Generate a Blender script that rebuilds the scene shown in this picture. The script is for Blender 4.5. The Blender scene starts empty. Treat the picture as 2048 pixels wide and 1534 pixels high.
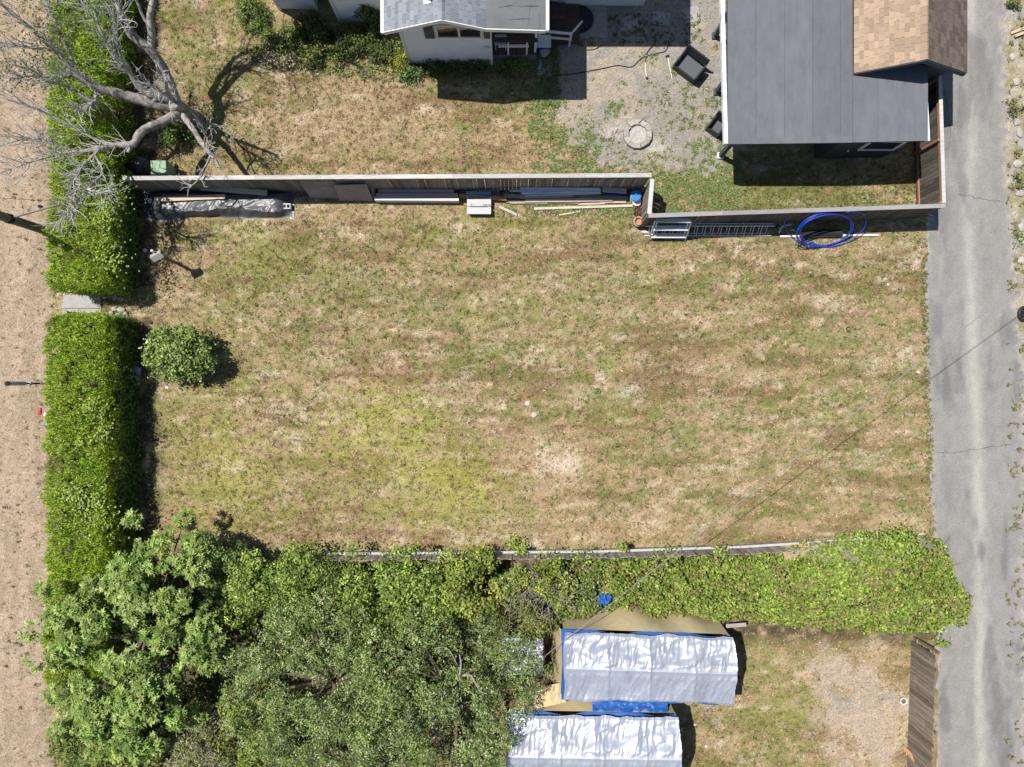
import bpy, math, random
import numpy as np
from mathutils import Vector, Matrix
scene = bpy.context.scene
COL = scene.collection
R = math.radians
# ------------------------------------------------------------------ camera, sky, sun, exposure
S, H, CX, CY = 52.0, 27.35, 1024.0, 767.0      # ground pixels per metre, camera height
cam_d = bpy.data.cameras.new('camera'); cam = bpy.data.objects.new('camera', cam_d)
COL.objects.link(cam); scene.camera = cam
cam.location = (0, 0, H); cam.rotation_euler = (0, 0, 0)
cam_d.sensor_width = 36.0; cam_d.lens = 36.0 * S * H / 2048.0
cam_d.clip_start = 0.5; cam_d.clip_end = 2000
LX, LY = 0.455, -0.24                          # metres of shadow per metre of height
SUN_EL = math.atan2(1.0, math.hypot(LX, LY))
world = bpy.data.worlds.new('World'); scene.world = world; world.use_nodes = True
wn = world.node_tree.nodes; wl = world.node_tree.links; wn.clear()
wo = wn.new('ShaderNodeOutputWorld'); wb = wn.new('ShaderNodeBackground'); sk = wn.new('ShaderNodeTexSky')
sk.sky_type = 'NISHITA'; sk.sun_disc = False; sk.sun_elevation = SUN_EL
sk.sun_rotation = math.atan2(-LX, -LY); sk.air_density = 1.0; sk.dust_density = 0.6
wb.inputs['Strength'].default_value = 0.072
wl.new(sk.outputs[0], wb.inputs['Color']); wl.new(wb.outputs[0], wo.inputs['Surface'])
sun_d = bpy.data.lights.new('sun', 'SUN'); sun = bpy.data.objects.new('sun', sun_d); COL.objects.link(sun)
sun_d.energy = 4.8; sun_d.angle = R(0.53); sun_d.color = (1.0, 0.95, 0.875)
sun.location = (-12, 8, 40)
sun.rotation_euler = Vector((LX, LY, -1)).to_track_quat('-Z', 'Y').to_euler()
scene.view_settings.view_transform = 'Standard'; scene.view_settings.look = 'None'
scene.view_settings.gamma = 1.0; scene.view_settings.use_curve_mapping = False
scene.view_settings.exposure = 0.45
# ------------------------------------------------------------------ helpers
def G(px, py, h=0.0):
    k = (1 - h / H) / S
    return Vector(((px - CX) * k, (CY - py) * k, h))
def G0(px, py, h=0.0):
    v = G(px, py, h); v.z = 0; return v
def tag(o, label=None, cat=None, group=None, kind=None):
    if label: o['label'] = label
    if cat: o['category'] = cat
    if group: o['group'] = group
    if kind: o['kind'] = kind
    return o
def thing(name, label, cat, loc, group=None, rz=0.0):
    o = bpy.data.objects.new(name, None); COL.objects.link(o)
    o.location = loc; o.rotation_euler = (0, 0, rz); o.empty_display_size = 0.2
    return tag(o, label, cat, group)
ZV = Vector((0, 0, 1))
class MB:
    def __init__(s): s.v = []; s.f = []
    def add(s, vs, fs):
        o = len(s.v); s.v += [tuple(v) for v in vs]; s.f += [tuple(i + o for i in f) for f in fs]; return s
    def hexa(s, b, t):
        return s.add(list(b) + list(t), [(3,2,1,0),(4,5,6,7),(0,1,5,4),(1,2,6,5),(2,3,7,6),(3,0,4,7)])
    def box(s, c, d, rz=0.0, m=None):
        x, y, z = d[0]/2, d[1]/2, d[2]/2
        M = m if m is not None else Matrix.Rotation(rz, 3, 'Z'); c = Vector(c)
        p = [c + M @ Vector(q) for q in ((-x,-y,-z),(x,-y,-z),(x,y,-z),(-x,y,-z),(-x,-y,z),(x,-y,z),(x,y,z),(-x,y,z))]
        return s.hexa(p[:4], p[4:])
    def bb(s, x0, x1, y0, y1, z0, z1):
        return s.box(((x0+x1)/2,(y0+y1)/2,(z0+z1)/2), (abs(x1-x0),abs(y1-y0),abs(z1-z0)))
    def beam(s, a, b, w, h, up=ZV):
        a, b = Vector(a), Vector(b); d = (b - a); L = d.length; d.normalize()
        side = d.cross(Vector(up))
        if side.length < 1e-4: side = d.cross(Vector((0,1,0)))
        side.normalize(); u = side.cross(d); M = Matrix((side, d, u)).transposed()
        return s.box((a+b)/2, (w, L, h), m=M)
    def tube(s, pts, r, n=8, cap=True):
        pts = [Vector(p) for p in pts]; rs = r if isinstance(r, (list, tuple)) else [r]*len(pts)
        o = len(s.v); prev = None
        for i, p in enumerate(pts):
            t = (pts[min(i+1,len(pts)-1)] - pts[max(i-1,0)]).normalized()
            a = (prev - t*prev.dot(t)) if prev is not None else t.cross(ZV if abs(t.z) < .95 else Vector((1,0,0)))
            a.normalize(); prev = a; b = t.cross(a)
            for k in range(n):
                an = 2*math.pi*k/n; s.v.append(tuple(p + (a*math.cos(an) + b*math.sin(an))*rs[i]))
        for i in range(len(pts)-1):
            for k in range(n):
                q = o+i*n; s.f.append((q+k, q+(k+1)%n, q+n+(k+1)%n, q+n+k))
        if cap:
            s.f.append(tuple(o+k for k in reversed(range(n)))); e = o+(len(pts)-1)*n
            s.f.append(tuple(e+k for k in range(n)))
        return s
    def lathe(s, c, prof, n=16, cap=True):
        o = len(s.v); c = Vector(c)
        for r, z in prof:
            for k in range(n):
                an = 2*math.pi*k/n; s.v.append((c.x+r*math.cos(an), c.y+r*math.sin(an), c.z+z))
        for i in range(len(prof)-1):
            for k in range(n):
                q = o+i*n; s.f.append((q+k, q+(k+1)%n, q+n+(k+1)%n, q+n+k))
        if cap:
            s.f.append(tuple(o+k for k in reversed(range(n)))); e = o+(len(prof)-1)*n
            s.f.append(tuple(e+k for k in range(n)))
        return s
    def prism(s, poly, z0, z1):
        n = len(poly)
        a = sum(poly[i][0]*poly[(i+1)%n][1]-poly[(i+1)%n][0]*poly[i][1] for i in range(n))
        if a < 0: poly = list(reversed(poly))
        s_ = [(p[0],p[1],z0) for p in poly] + [(p[0],p[1],z1) for p in poly]
        return s.add(s_, [tuple(reversed(range(n))), tuple(range(n,2*n))] + [(i,(i+1)%n,n+(i+1)%n,n+i) for i in range(n)])
def origin(o):
    while o.parent is not None: o = o.parent
    return Vector(o.location)
def link(name, me, mat, parent=None, label=None, kind=None):
    o = bpy.data.objects.new(name, me); COL.objects.link(o)
    if mat is not None and len(me.materials) == 0: me.materials.append(mat)
    if parent is not None: o.parent = parent
    return tag(o, label, kind=kind)
def part(name, mb, mat, parent, label=None, kind=None, smooth=False):
    """mesh written in world coordinates, stored relative to the thing's base (things here are unrotated)"""
    og = origin(parent) if parent is not None else Vector((0,0,0))
    me = bpy.data.meshes.new(name)
    me.from_pydata([(v[0]-og.x, v[1]-og.y, v[2]-og.z) for v in mb.v], [], mb.f); me.update()
    if smooth: me.polygons.foreach_set('use_smooth', [True]*len(me.polygons))
    return link(name, me, mat, parent, label, kind)
def solo(name, mb, mat, label, cat, group=None, smooth=False):
    """a thing that is one mesh: origin moved to its base"""
    xs = [v[0] for v in mb.v]; ys = [v[1] for v in mb.v]; zs = [v[2] for v in mb.v]
    c = Vector(((min(xs)+max(xs))/2, (min(ys)+max(ys))/2, min(zs)))
    me = bpy.data.meshes.new(name)
    me.from_pydata([(v[0]-c.x, v[1]-c.y, v[2]-c.z) for v in mb.v], [], mb.f); me.update()
    if smooth: me.polygons.foreach_set('use_smooth', [True]*len(me.polygons))
    o = link(name, me, mat); o.location = c
    return tag(o, label, cat, group)
def npmesh(name, V, F, mat, parent=None, col=None, smooth=False, kind=None, label=None):
    V = np.asarray(V, dtype=np.float32); F = np.asarray(F, dtype=np.int32)
    if parent is not None:
        og = origin(parent); V = V - np.array([og.x, og.y, og.z], dtype=np.float32)
    me = bpy.data.meshes.new(name); k = F.shape[1]
    me.vertices.add(len(V)); me.vertices.foreach_set('co', V.ravel())
    me.loops.add(F.size); me.loops.foreach_set('vertex_index', F.ravel())
    me.polygons.add(len(F)); me.polygons.foreach_set('loop_start', np.arange(0, F.size, k, dtype=np.int32))
    if smooth: me.polygons.foreach_set('use_smooth', np.ones(len(F), dtype=bool))
    if col is not None:
        c = np.ones((len(V), 4), dtype=np.float32); c[:, :3] = col
        at = me.color_attributes.new('Col', 'FLOAT_COLOR', 'POINT'); at.data.foreach_set('color', c.ravel())
    me.update(calc_edges=True); me.validate()
    return link(name, me, mat, parent, label, kind)
# ---- numpy value noise
def _hash(ix, iy, seed):
    n = (ix.astype(np.int64)*374761393 + iy.astype(np.int64)*668265263 + seed*1442695041) & 0xffffffff
    n = ((n ^ (n >> 13)) * 1274126177) & 0xffffffff
    n = n ^ (n >> 16)
    return (n & 0xffffff).astype(np.float64) / 0xffffff
def vnoise(x, y, seed=0):
    x = np.asarray(x, float); y = np.asarray(y, float)
    ix = np.floor(x); iy = np.floor(y); fx = x-ix; fy = y-iy
    fx = fx*fx*(3-2*fx); fy = fy*fy*(3-2*fy)
    a = _hash(ix, iy, seed); b = _hash(ix+1, iy, seed); c = _hash(ix, iy+1, seed); d = _hash(ix+1, iy+1, seed)
    return (a*(1-fx)+b*fx)*(1-fy) + (c*(1-fx)+d*fx)*fy
def fbm(x, y, o=3, seed=0):
    t = 0; a = .5; s = 0
    for i in range(o):
        t = t + a*vnoise(x*2**i, y*2**i, seed+i*17); s += a; a *= .5
    return t/s
def sstep(x, a, b):
    t = np.clip((x-a)/(b-a), 0, 1); return t*t*(3-2*t)
def blob(u, v, cx, cy, rx, ry=None):
    ry = ry or rx
    return np.exp(-(((u-cx)/rx)**2 + ((v-cy)/ry)**2))
# ---- materials
def nt(name):
    m = bpy.data.materials.new(name); m.use_nodes = True
    n = m.node_tree.nodes; l = m.node_tree.links
    return m, n, l, n['Principled BSDF']
def mat(name, c, rough=.7, amt=.25, scale=6.0, bump=0.0, metal=0.0, rnd=0.0, spec=.3, stretch=(1,1,1), stain=0.0, stainc=(.1,.09,.08), space='pos', trans=0.0):
    """plain procedural surface: base colour x noise (+ per-piece variation + stains)"""
    m, n, l, b = nt(name)
    b.inputs['Roughness'].default_value = rough; b.inputs['Metallic'].default_value = metal
    b.inputs['Specular IOR Level'].default_value = spec
    if space == 'pos': src = n.new('ShaderNodeNewGeometry').outputs['Position']
    else: src = n.new('ShaderNodeTexCoord').outputs['Object']
    mp = n.new('ShaderNodeMapping'); mp.inputs['Scale'].default_value = stretch; l.new(src, mp.inputs['Vector'])
    oi = n.new('ShaderNodeObjectInfo')
    if space != 'pos':
        ad = n.new('ShaderNodeVectorMath'); ad.operation = 'MULTIPLY_ADD'
        cmb = n.new('ShaderNodeCombineXYZ')
        for i in range(3): l.new(oi.outputs['Random'], cmb.inputs[i])
        l.new(cmb.outputs[0], ad.inputs[0]); ad.inputs[1].default_value = (37, 53, 71); l.new(mp.outputs[0], ad.inputs[2]); vec = ad.outputs[0]
    else: vec = mp.outputs[0]
    nz = n.new('ShaderNodeTexNoise'); nz.inputs['Scale'].default_value = scale; nz.inputs['Detail'].default_value = 6; nz.inputs['Roughness'].default_value = .65
    l.new(vec, nz.inputs['Vector'])
    mr = n.new('ShaderNodeMapRange'); mr.inputs['From Min'].default_value = .25; mr.inputs['From Max'].default_value = .75
    mr.inputs['To Min'].default_value = 1-amt; mr.inputs['To Max'].default_value = 1+amt; l.new(nz.outputs['Fac'], mr.inputs['Value'])
    val = mr.outputs[0]
    if rnd:
        r2 = n.new('ShaderNodeMapRange'); r2.inputs['To Min'].default_value = 1-rnd; r2.inputs['To Max'].default_value = 1+rnd
        l.new(oi.outputs['Random'], r2.inputs['Value'])
        mu = n.new('ShaderNodeMath'); mu.operation = 'MULTIPLY'; l.new(val, mu.inputs[0]); l.new(r2.outputs[0], mu.inputs[1]); val = mu.outputs[0]
    vm = n.new('ShaderNodeVectorMath'); vm.operation = 'SCALE'; vm.inputs[0].default_value = c[:3]; l.new(val, vm.inputs['Scale'])
    out = vm.outputs[0]
    if stain:
        n2 = n.new('ShaderNodeTexNoise'); n2.inputs['Scale'].default_value = scale*.35; n2.inputs['Detail'].default_value = 5; l.new(vec, n2.inputs['Vector'])
        m2 = n.new('ShaderNodeMapRange'); m2.inputs['From Min'].default_value = .5; m2.inputs['From Max'].default_value = .72
        m2.inputs['To Max'].default_value = stain; l.new(n2.outputs['Fac'], m2.inputs['Value'])
        mx = n.new('ShaderNodeMix'); mx.data_type = 'RGBA'; l.new(m2.outputs[0], mx.inputs['Factor']); l.new(out, mx.inputs['A']); mx.inputs['B'].default_value = (*stainc, 1); out = mx.outputs['Result']
    l.new(out, b.inputs['Base Color'])
    if bump:
        bp = n.new('ShaderNodeBump'); bp.inputs['Strength'].default_value = bump; bp.inputs['Distance'].default_value = .02
        l.new(nz.outputs['Fac'], bp.inputs['Height']); l.new(bp.outputs[0], b.inputs['Normal'])
    return m
def mat_attr(name, rough=.8, spec=.2, fine=0.0, fscale=60, bump=0.0, transl=0.0):
    """colour from the mesh's own Col attribute, with fine grain; optional translucency for leaves"""
    m, n, l, b = nt(name)
    b.inputs['Roughness'].default_value = rough; b.inputs['Specular IOR Level'].default_value = spec
    at = n.new('ShaderNodeAttribute'); at.attribute_name = 'Col'; out = at.outputs['Color']
    if fine:
        ge = n.new('ShaderNodeNewGeometry'); nz = n.new('ShaderNodeTexNoise')
        nz.inputs['Scale'].default_value = fscale; nz.inputs['Detail'].default_value = 5; nz.inputs['Roughness'].default_value = .75
        l.new(ge.outputs['Position'], nz.inputs['Vector'])
        mr = n.new('ShaderNodeMapRange'); mr.inputs['From Min'].default_value = .25; mr.inputs['From Max'].default_value = .75
        mr.inputs['To Min'].default_value = 1-fine; mr.inputs['To Max'].default_value = 1+fine; l.new(nz.outputs['Fac'], mr.inputs['Value'])
        vm = n.new('ShaderNodeVectorMath'); vm.operation = 'SCALE'; l.new(out, vm.inputs[0]); l.new(mr.outputs[0], vm.inputs['Scale']); out = vm.outputs[0]
        if bump:
            bp = n.new('ShaderNodeBump'); bp.inputs['Strength'].default_value = bump; bp.inputs['Distance'].default_value = .03
            l.new(nz.outputs['Fac'], bp.inputs['Height']); l.new(bp.outputs[0], b.inputs['Normal'])
    l.new(out, b.inputs['Base Color'])
    if transl:
        t = n.new('ShaderNodeBsdfTranslucent'); l.new(out, t.inputs['Color'])
        mx = n.new('ShaderNodeMixShader'); mx.inputs['Fac'].default_value = transl
        l.new(b.outputs[0], mx.inputs[1]); l.new(t.outputs[0], mx.inputs[2]); l.new(mx.outputs[0], n['Material Output'].inputs['Surface'])
    return m
M_ground = mat_attr('ground_soil', .95, .1, fine=.62, fscale=15, bump=.7)
M_asph = mat_attr('asphalt', .92, .2, fine=.26, fscale=17, bump=.4)
M_grass = mat_attr('grass_blades', .8, .08, transl=.2)
M_leaf = mat_attr('leaves', .6, .12, transl=.24)
M_gloss_leaf = mat_attr('waxy_leaves', .5, .2, transl=.28)
M_hedgecore = mat('inner_twigs', (.028,.03,.014), .95, .4, 12)
M_bark = mat('grey_bark', (.30,.275,.25), .9, .65, 7, bump=1.0, stain=.9, stainc=(.085,.07,.06))
M_twig = mat('lichen_twig', (.42,.41,.375), .9, .35, 14)
M_bark2 = mat('brown_bark', (.13,.105,.08), .9, .4, 10, bump=.6)
M_fence = mat('weathered_cedar', (.21,.18,.15), .85, .38, 5, bump=.25, rnd=.32, space='obj', stretch=(5,5,.6), stain=.5, stainc=(.1,.085,.07))
M_fence_dk = mat('dark_stained_cedar', (.10,.085,.072), .85, .4, 5, bump=.25, rnd=.3, space='obj', stretch=(5,5,.6), stain=.45, stainc=(.22,.20,.18))
M_cap = mat('silvered_cap_board', (.42,.41,.395), .85, .22, 5, bump=.2, rnd=.18, space='obj', stretch=(.6,5,5), stain=.35, stainc=(.2,.18,.16))
M_rail = mat('red_brown_rail', (.33,.17,.10), .8, .25, 5, rnd=.12, stretch=(3,.7,3))
M_post = mat('fence_post_wood', (.2,.16,.12), .85, .3, 5, rnd=.2)
# ------------------------------------------------------------------ the ground
rng = np.random.default_rng(7)
STRAW = np.array((.365,.268,.162)); PALE = np.array((.56,.46,.335)); BROWN = np.array((.205,.132,.070)); RUST = np.array((.33,.185,.085))
GREEN = np.array((.135,.17,.045)); LIME = np.array((.30,.305,.065)); COOLG = np.array((.085,.14,.05))
DIRT = np.array((.345,.268,.192)); GRAVEL = np.array((.245,.228,.205)); SHADED_LITTER = np.array((.06,.046,.033))
def L3(a, b, t): return a*(1-t)[..., None] + b*t[..., None]
def full(c, like): return np.broadcast_to(c, like.shape + (3,)).copy()
def inpoly_soft(u, v, poly, soft=14):
    """signed-distance style soft mask of a convex/concave polygon in ground pixels"""
    inside = np.zeros(u.shape, bool); dmin = np.full(u.shape, 1e9); n = len(poly)
    for i in range(n):
        x0, y0 = poly[i]; x1, y1 = poly[(i+1) % n]
        cond = ((y0 > v) != (y1 > v)) & (u < (x1-x0)*(v-y0)/((y1-y0) if y1 != y0 else 1e-9)+x0)
        inside ^= cond
        t = np.clip(((u-x0)*(x1-x0)+(v-y0)*(y1-y0))/((x1-x0)**2+(y1-y0)**2+1e-9), 0, 1)
        dmin = np.minimum(dmin, np.hypot(u-(x0+t*(x1-x0)), v-(y0+t*(y1-y0))))
    sd = np.where(inside, dmin, -dmin)
    sd = sd + (fbm(u/22, v/22, 3, 91)-.5)*50
    return sstep(sd, -soft, soft)
GRAVEL_POLY = [(1090,-60),(1460,-60),(1465,300),(1420,350),(1300,345),(1200,330),(1140,280),(1110,200)]
def fields(u, v):
    """colour, green share, lime share, brown share, blade density at ground pixels (u, v)"""
    warp = (fbm(u/60, v/60, 3, 5)-.5)*30
    u2, v2 = u+warp, v+(fbm(u/60, v/60, 3, 6)-.5)*24
    s1 = fbm(u2/150, v2/26, 4, 1)               # mower streaks run along the plot
    s2 = fbm(u2/55, v2/42, 4, 2); s3 = fbm(u/15, v/11, 3, 3); s4 = fbm(u2/95, v2/70, 3, 4)
    lawn = (v > 395) & (v < 1110)
    s5 = fbm(u/7, v/5, 2, 9)
    g = .14*s1 + .18*s2 + .34*s3 + .34*s5 + .0*lawn
    bias = 0*u
    for cx, cy, rx, ry, a in [(500,500,130,60,.10),(610,540,130,60,.09),(980,440,160,40,.07),(1150,560,140,60,.05),(760,840,110,80,.15),(900,975,140,80,.17),
            (470,930,130,70,.10),(400,830,80,60,.09),(520,1020,200,50,.07),(640,660,120,60,.03),(430,650,80,60,.07),(1480,570,170,40,.05),(1540,700,90,60,.05),
            (1690,700,80,60,.05),(1000,700,70,60,.05),(1600,1390,110,120,.12),(1540,1480,80,80,.06),(1560,395,220,30,.12),(1380,330,120,60,.12),(420,140,80,100,.10),(620,110,60,50,.06),(1180,310,70,30,.08),
            (1100,930,110,70,-.16),(700,440,130,26,-.14),(560,860,80,70,-.12),(850,1075,260,24,-.14),(1250,1050,180,40,-.10),(1700,1050,140,40,-.10),
            (740,735,150,60,-.10),(1380,730,140,60,-.10),(1050,790,60,40,-.06),(700,230,170,90,-.13),(950,290,150,50,-.05),(350,560,40,80,-.14),(1650,560,150,60,-.05),
            (1700,1420,90,110,-.22),(1640,1330,60,40,-.1),(1780,1470,60,80,-.12),(1390,515,110,14,-.12),(560,1090,80,20,-.08),(1050,520,80,30,-.05)]:
        bias = bias + .85*a*blob(u, v, cx, cy, rx, ry)
    g = g + bias
    green = .85*sstep(g, .40, .62) + .05
    lime = np.clip(.06 + 1.0*blob(u, v, 760, 845, 130, 90) + 1.0*blob(u, v, 910, 975, 150, 90) + .8*blob(u, v, 480, 930, 190, 120) + .3*blob(u,v,1000,440,150,50)
                   + .4*blob(u, v, 430, 700, 110, 110) + .25*sstep(s4, .55, .75) + .35*blob(u,v,1600,1400,140,140) + .3*blob(u,v,520,520,120,60), 0, 1)
    br = .55*s1[...] + .0
    brown = sstep(fbm(u2/120, v2/30, 4, 8) + .16*blob(u,v,730,735,170,70) + .14*blob(u,v,1380,740,170,70) + .12*blob(u,v,1600,560,260,70)
                  + .08*np.sin(v2/34*2*np.pi)*lawn + .10*blob(u,v,640,490,80,40) + .12*blob(u,v,1060,790,60,40) + .08*blob(u,v,1600,830,200,80) + .08*blob(u,v,720,650,150,40) - .12*blob(u,v,1100,940,120,80) - .10*blob(u,v,700,230,200,120) - .1*blob(u,v,1700,1420,120,130), .50, .68)
    pale = sstep(fbm(u/40, v/24, 4, 12) + .3*blob(u,v,1125,925,45,28) + .22*blob(u,v,1815,705,16,24) + .18*blob(u,v,1265,780,28,22) + .14*blob(u,v,700,435,110,18) + .12*blob(u,v,880,1080,200,18) + .12*blob(u,v,540,860,60,40) + .15*blob(u,v,1390,515,90,9), .57, .76)
    mow = np.exp(-((np.mod(v2 + 6*np.sin(u/210), 34) - 17)/3.0)**2)*sstep(fbm(u/70, v/34, 3, 13), .48, .68)*lawn
    pale = np.clip(pale + 1.0*mow, 0, 1)
    c = full(STRAW, u)
    c = L3(c, full(BROWN, u), brown*.8)
    c = L3(c, full(PALE, u), pale*.8)
    c = L3(c, full(RUST, u), np.clip(blob(u,v,1050,795,26,16)+.6*blob(u,v,1240,1050,40,16)+.4*blob(u,v,370,1020,30,20), 0, 1)*.6)
    gc = L3(full(GREEN, u), full(LIME, u), lime)
    c = L3(c, gc, green*.75)
    dens = np.ones(u.shape)
    # dry planting strip beside the pavement, left of the hedges
    vm = sstep(118 + (fbm(u/20, v/20, 2, 40)-.5)*50 - u, -12, 14)
    u_t = np.exp(-((u-62)/9.)**2)+np.exp(-((u-14)/9.)**2)
    dc = L3(full(DIRT*np.array((1.0,.99,1.03)), u), full(np.array((.28,.22,.155)), u), np.clip(sstep(fbm(u/16, v/90, 4, 41), .42, .62)*.8 + .35*u_t*fbm(u/10,v/60,2,43), 0, 1))
    tuft = sstep(fbm(u/6, v/6, 3, 42) + .10*sstep(u, 20, 95), .62, .76)
    c = L3(c, L3(dc, full(np.array((.20,.165,.09)), u), tuft*.35), vm)
    green = green*(1-vm) + vm*tuft*.5; dens = dens*(1-vm) + vm*(.10+.5*tuft); brown = brown*(1-vm)
    # gravel yard
    gm = inpoly_soft(u, v, GRAVEL_POLY)
    gw = np.zeros(u.shape)
    for cx, cy, r, a in [(1235,215,22,1),(1300,112,22,.7),(1345,140,18,.6),(1385,215,60,.75),(1310,200,38,.6),(1190,290,46,.85),(1290,335,70,.7),(1415,320,60,.9),(1400,360,70,.8),
                         (1430,95,14,.8),(1400,70,14,.6),(1160,240,24,.5),(1110,140,34,.5),(1180,85,20,.5),(1120,210,16,.8),(1340,255,34,.4),(1260,190,10,.6),(1190,160,8,.8),(1240,170,10,.6),(1450,245,30,.5)]:
        gw = np.maximum(gw, a*np.exp(-(np.hypot(u-cx, v-cy)/r)**4))
    gw = gw*sstep(fbm(u/9, v/9, 3, 50), .38, .62) + .4*sstep(fbm(u/8, v/8, 3, 51), .66, .8)
    gr = L3(full(GRAVEL, u), full(np.array((.30,.26,.21)), u), sstep(fbm(u/45, v/45, 3, 52) - .0006*(u-1180) + .0*v, .40, .62))
    gr = L3(gr, full(np.array((.46,.45,.43)), u), np.clip(.8*blob(u,v,1232,262,22,17)*sstep(fbm(u/6,v/6,3,53),.4,.6)+.5*blob(u,v,1315,290,22,14), 0, 1))
    gr = L3(gr, full(np.array((.14,.125,.11)), u), .6*blob(u,v,1225,275,26,22)*sstep(fbm(u/7,v/7,3,54),.5,.62))
    gr = L3(gr, full(np.array((.14,.17,.05)), u), np.clip(gw, 0, 1)*.45)
    c = L3(c, gr, gm)
    green = green*(1-gm) + gm*np.clip(gw*1.2, 0, .95); dens = dens*(1-gm) + gm*np.clip(gw*.75+.012, 0, 1); brown = brown*(1-gm)
    # bare trodden earth by the leaning fence and in patches
    bm_ = sstep(blob(u,v,1725,1420,95,110)+.5*blob(u,v,1650,1330,60,40)+.35*blob(u,v,1770,1500,70,70)+(fbm(u/30,v/30,4,60)-.5)*1.3, .22, .85)
    bc = L3(full(np.array((.41,.33,.25)), u), full(np.array((.31,.285,.25)), u), np.clip(blob(u,v,1690,1395,45,25)+blob(u,v,1785,1390,28,32), 0, 1)*sstep(fbm(u/18,v/18,3,63),.35,.6))
    c = L3(c, bc, bm_); dens = dens*(1-.9*bm_)
    sc_ = np.clip(blob(u,v,1125,928,30,18)+blob(u,v,1815,705,14,20)+.7*blob(u,v,1262,780,24,18)+.6*blob(u,v,1068,828,9,8), 0, 1)*sstep(fbm(u/10,v/10,3,61), .3, .55)
    c = L3(c, full(np.array((.58,.50,.42)), u), sc_*.8); dens = dens*(1-.8*sc_)
    # leaf litter with the shade under hedges and trees put into its colour, right-hand verge of the alley
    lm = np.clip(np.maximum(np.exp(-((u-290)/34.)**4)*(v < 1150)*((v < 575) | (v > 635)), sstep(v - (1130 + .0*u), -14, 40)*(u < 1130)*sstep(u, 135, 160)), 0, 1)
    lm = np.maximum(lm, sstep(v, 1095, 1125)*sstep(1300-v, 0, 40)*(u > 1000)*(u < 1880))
    c = L3(c, full(SHADED_LITTER, u), lm*.9*sstep(fbm(u/14,v/14,3,65), .2, .55)); dens = dens*(1-.8*lm)
    rm = sstep(u, 1990, 2010)
    rc = L3(full(np.array((.40,.35,.28)), u), full(np.array((.34,.33,.31)), u), sstep(fbm(u/20,v/40,3,70),.45,.6))
    rg = sstep(fbm(u/16, v/26, 3, 71) + .12*sstep(u, 2015, 2045), .50, .66)
    c = L3(c, L3(rc, full(np.array((.24,.22,.10)), u), rg*.7), rm)
    green = green*(1-rm) + rm*rg*.8; dens = dens*(1-rm) + rm*(.06+.9*rg)
    grain = .72 + .56*fbm(u/7, v/5, 3, 80)
    return c*grain[..., None], np.clip(green, 0, 1), np.clip(lime, 0, 1), np.clip(brown, 0, 1), np.clip(dens, 0, 1)
# terrain to the horizon, a little below the worked ground
big = MB().add([(-900,-900,-.06),(900,-900,-.06),(900,900,-.06),(-900,900,-.06)], [(0,1,2,3)])
tag(part('terrain', big, mat('far_dry_grass', (.26,.21,.12), .95, .4, .3), None), kind='structure')
CELL = 6.0
us = np.arange(-330, 2390+CELL, CELL); vs = np.arange(-330, 1870+CELL, CELL)
UU, VV = np.meshgrid(us, vs)
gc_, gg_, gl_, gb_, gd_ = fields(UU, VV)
nu, nv = len(us), len(vs)
PX = (UU-CX)/S; PY = (CY-VV)/S
idx = np.arange(nu*nv).reshape(nv, nu)
quads = np.stack([idx[1:, :-1], idx[1:, 1:], idx[:-1, 1:], idx[:-1, :-1]], -1).reshape(-1, 4)
cu = ((UU[1:, :-1]+UU[:-1, 1:])/2).ravel(); cv = ((VV[1:, :-1]+VV[:-1, 1:])/2).ravel()
isv = cu < 122; isg = (inpoly_soft(cu, cv, GRAVEL_POLY) > .5) & ~isv
allV = np.stack([PX.ravel(), PY.ravel(), np.zeros(nu*nv)], -1); allC = gc_.reshape(-1, 3)
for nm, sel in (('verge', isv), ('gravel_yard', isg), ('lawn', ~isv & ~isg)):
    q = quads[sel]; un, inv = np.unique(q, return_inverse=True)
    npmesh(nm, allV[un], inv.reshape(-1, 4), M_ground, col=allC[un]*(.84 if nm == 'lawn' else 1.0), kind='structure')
# ---- alley
lx = [(-330,1851),(0,1852),(480,1852),(600,1849),(700,1854),(800,1857),(900,1861),(1000,1861),(1080,1866),(1250,1876),(1534,1872),(1870,1872)]
rx = [(-330,2004),(0,2008),(150,2011),(300,2014),(450,2024),(600,2036),(760,2046),(900,2052),(1534,2052),(1870,2052)]
av = np.arange(-330, 1870, 5.0); nt_ = 44
xl = np.interp(av, [p[0] for p in lx], [p[1] for p in lx]) + (fbm(av/14, av*0, 3, 101)-.5)*14
xr = np.interp(av, [p[0] for p in rx], [p[1] for p in rx]) + (fbm(av/12, av*0+9, 3, 102)-.5)*20
tt = np.linspace(0, 1, nt_)
AU = xl[:, None]*(1-tt) + xr[:, None]*tt; AV = np.repeat(av[:, None], nt_, 1)
ac = full(np.array((.222,.213,.203)), AU)
cen = np.interp(AV, [-330,250,420,1000,1534,1870], [1936,1944,1936,1958,1962,1962])
str_ = np.exp(-((AU-cen)/13.)**2)*(.55+.6*fbm(AU/30, AV/90, 3, 103))
ac = L3(ac, full(np.array((.345,.335,.305)), AU), np.clip(str_, 0, 1)*.85)
dk = np.clip(.9*np.exp(-((AU-1878)/22.)**2)*sstep(fbm(AU/25, AV/70, 3, 104), .38, .62) + .8*sstep(fbm(AU/30, AV/110, 4, 105), .56, .72), 0, 1)
ac = L3(ac, full(np.array((.14,.138,.138)), AU), dk*.85)
dk2 = blob(AU,AV,1938,415,9,26)+blob(AU,AV,1925,310,12,40)
ac = L3(ac, full(np.array((.19,.19,.195)), AU), np.clip(dk2,0,1)*.6)
edge = np.maximum(np.exp(-((AU-xr[:,None])/9.)**2), np.exp(-((AU-xl[:,None])/5.)**2))
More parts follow.
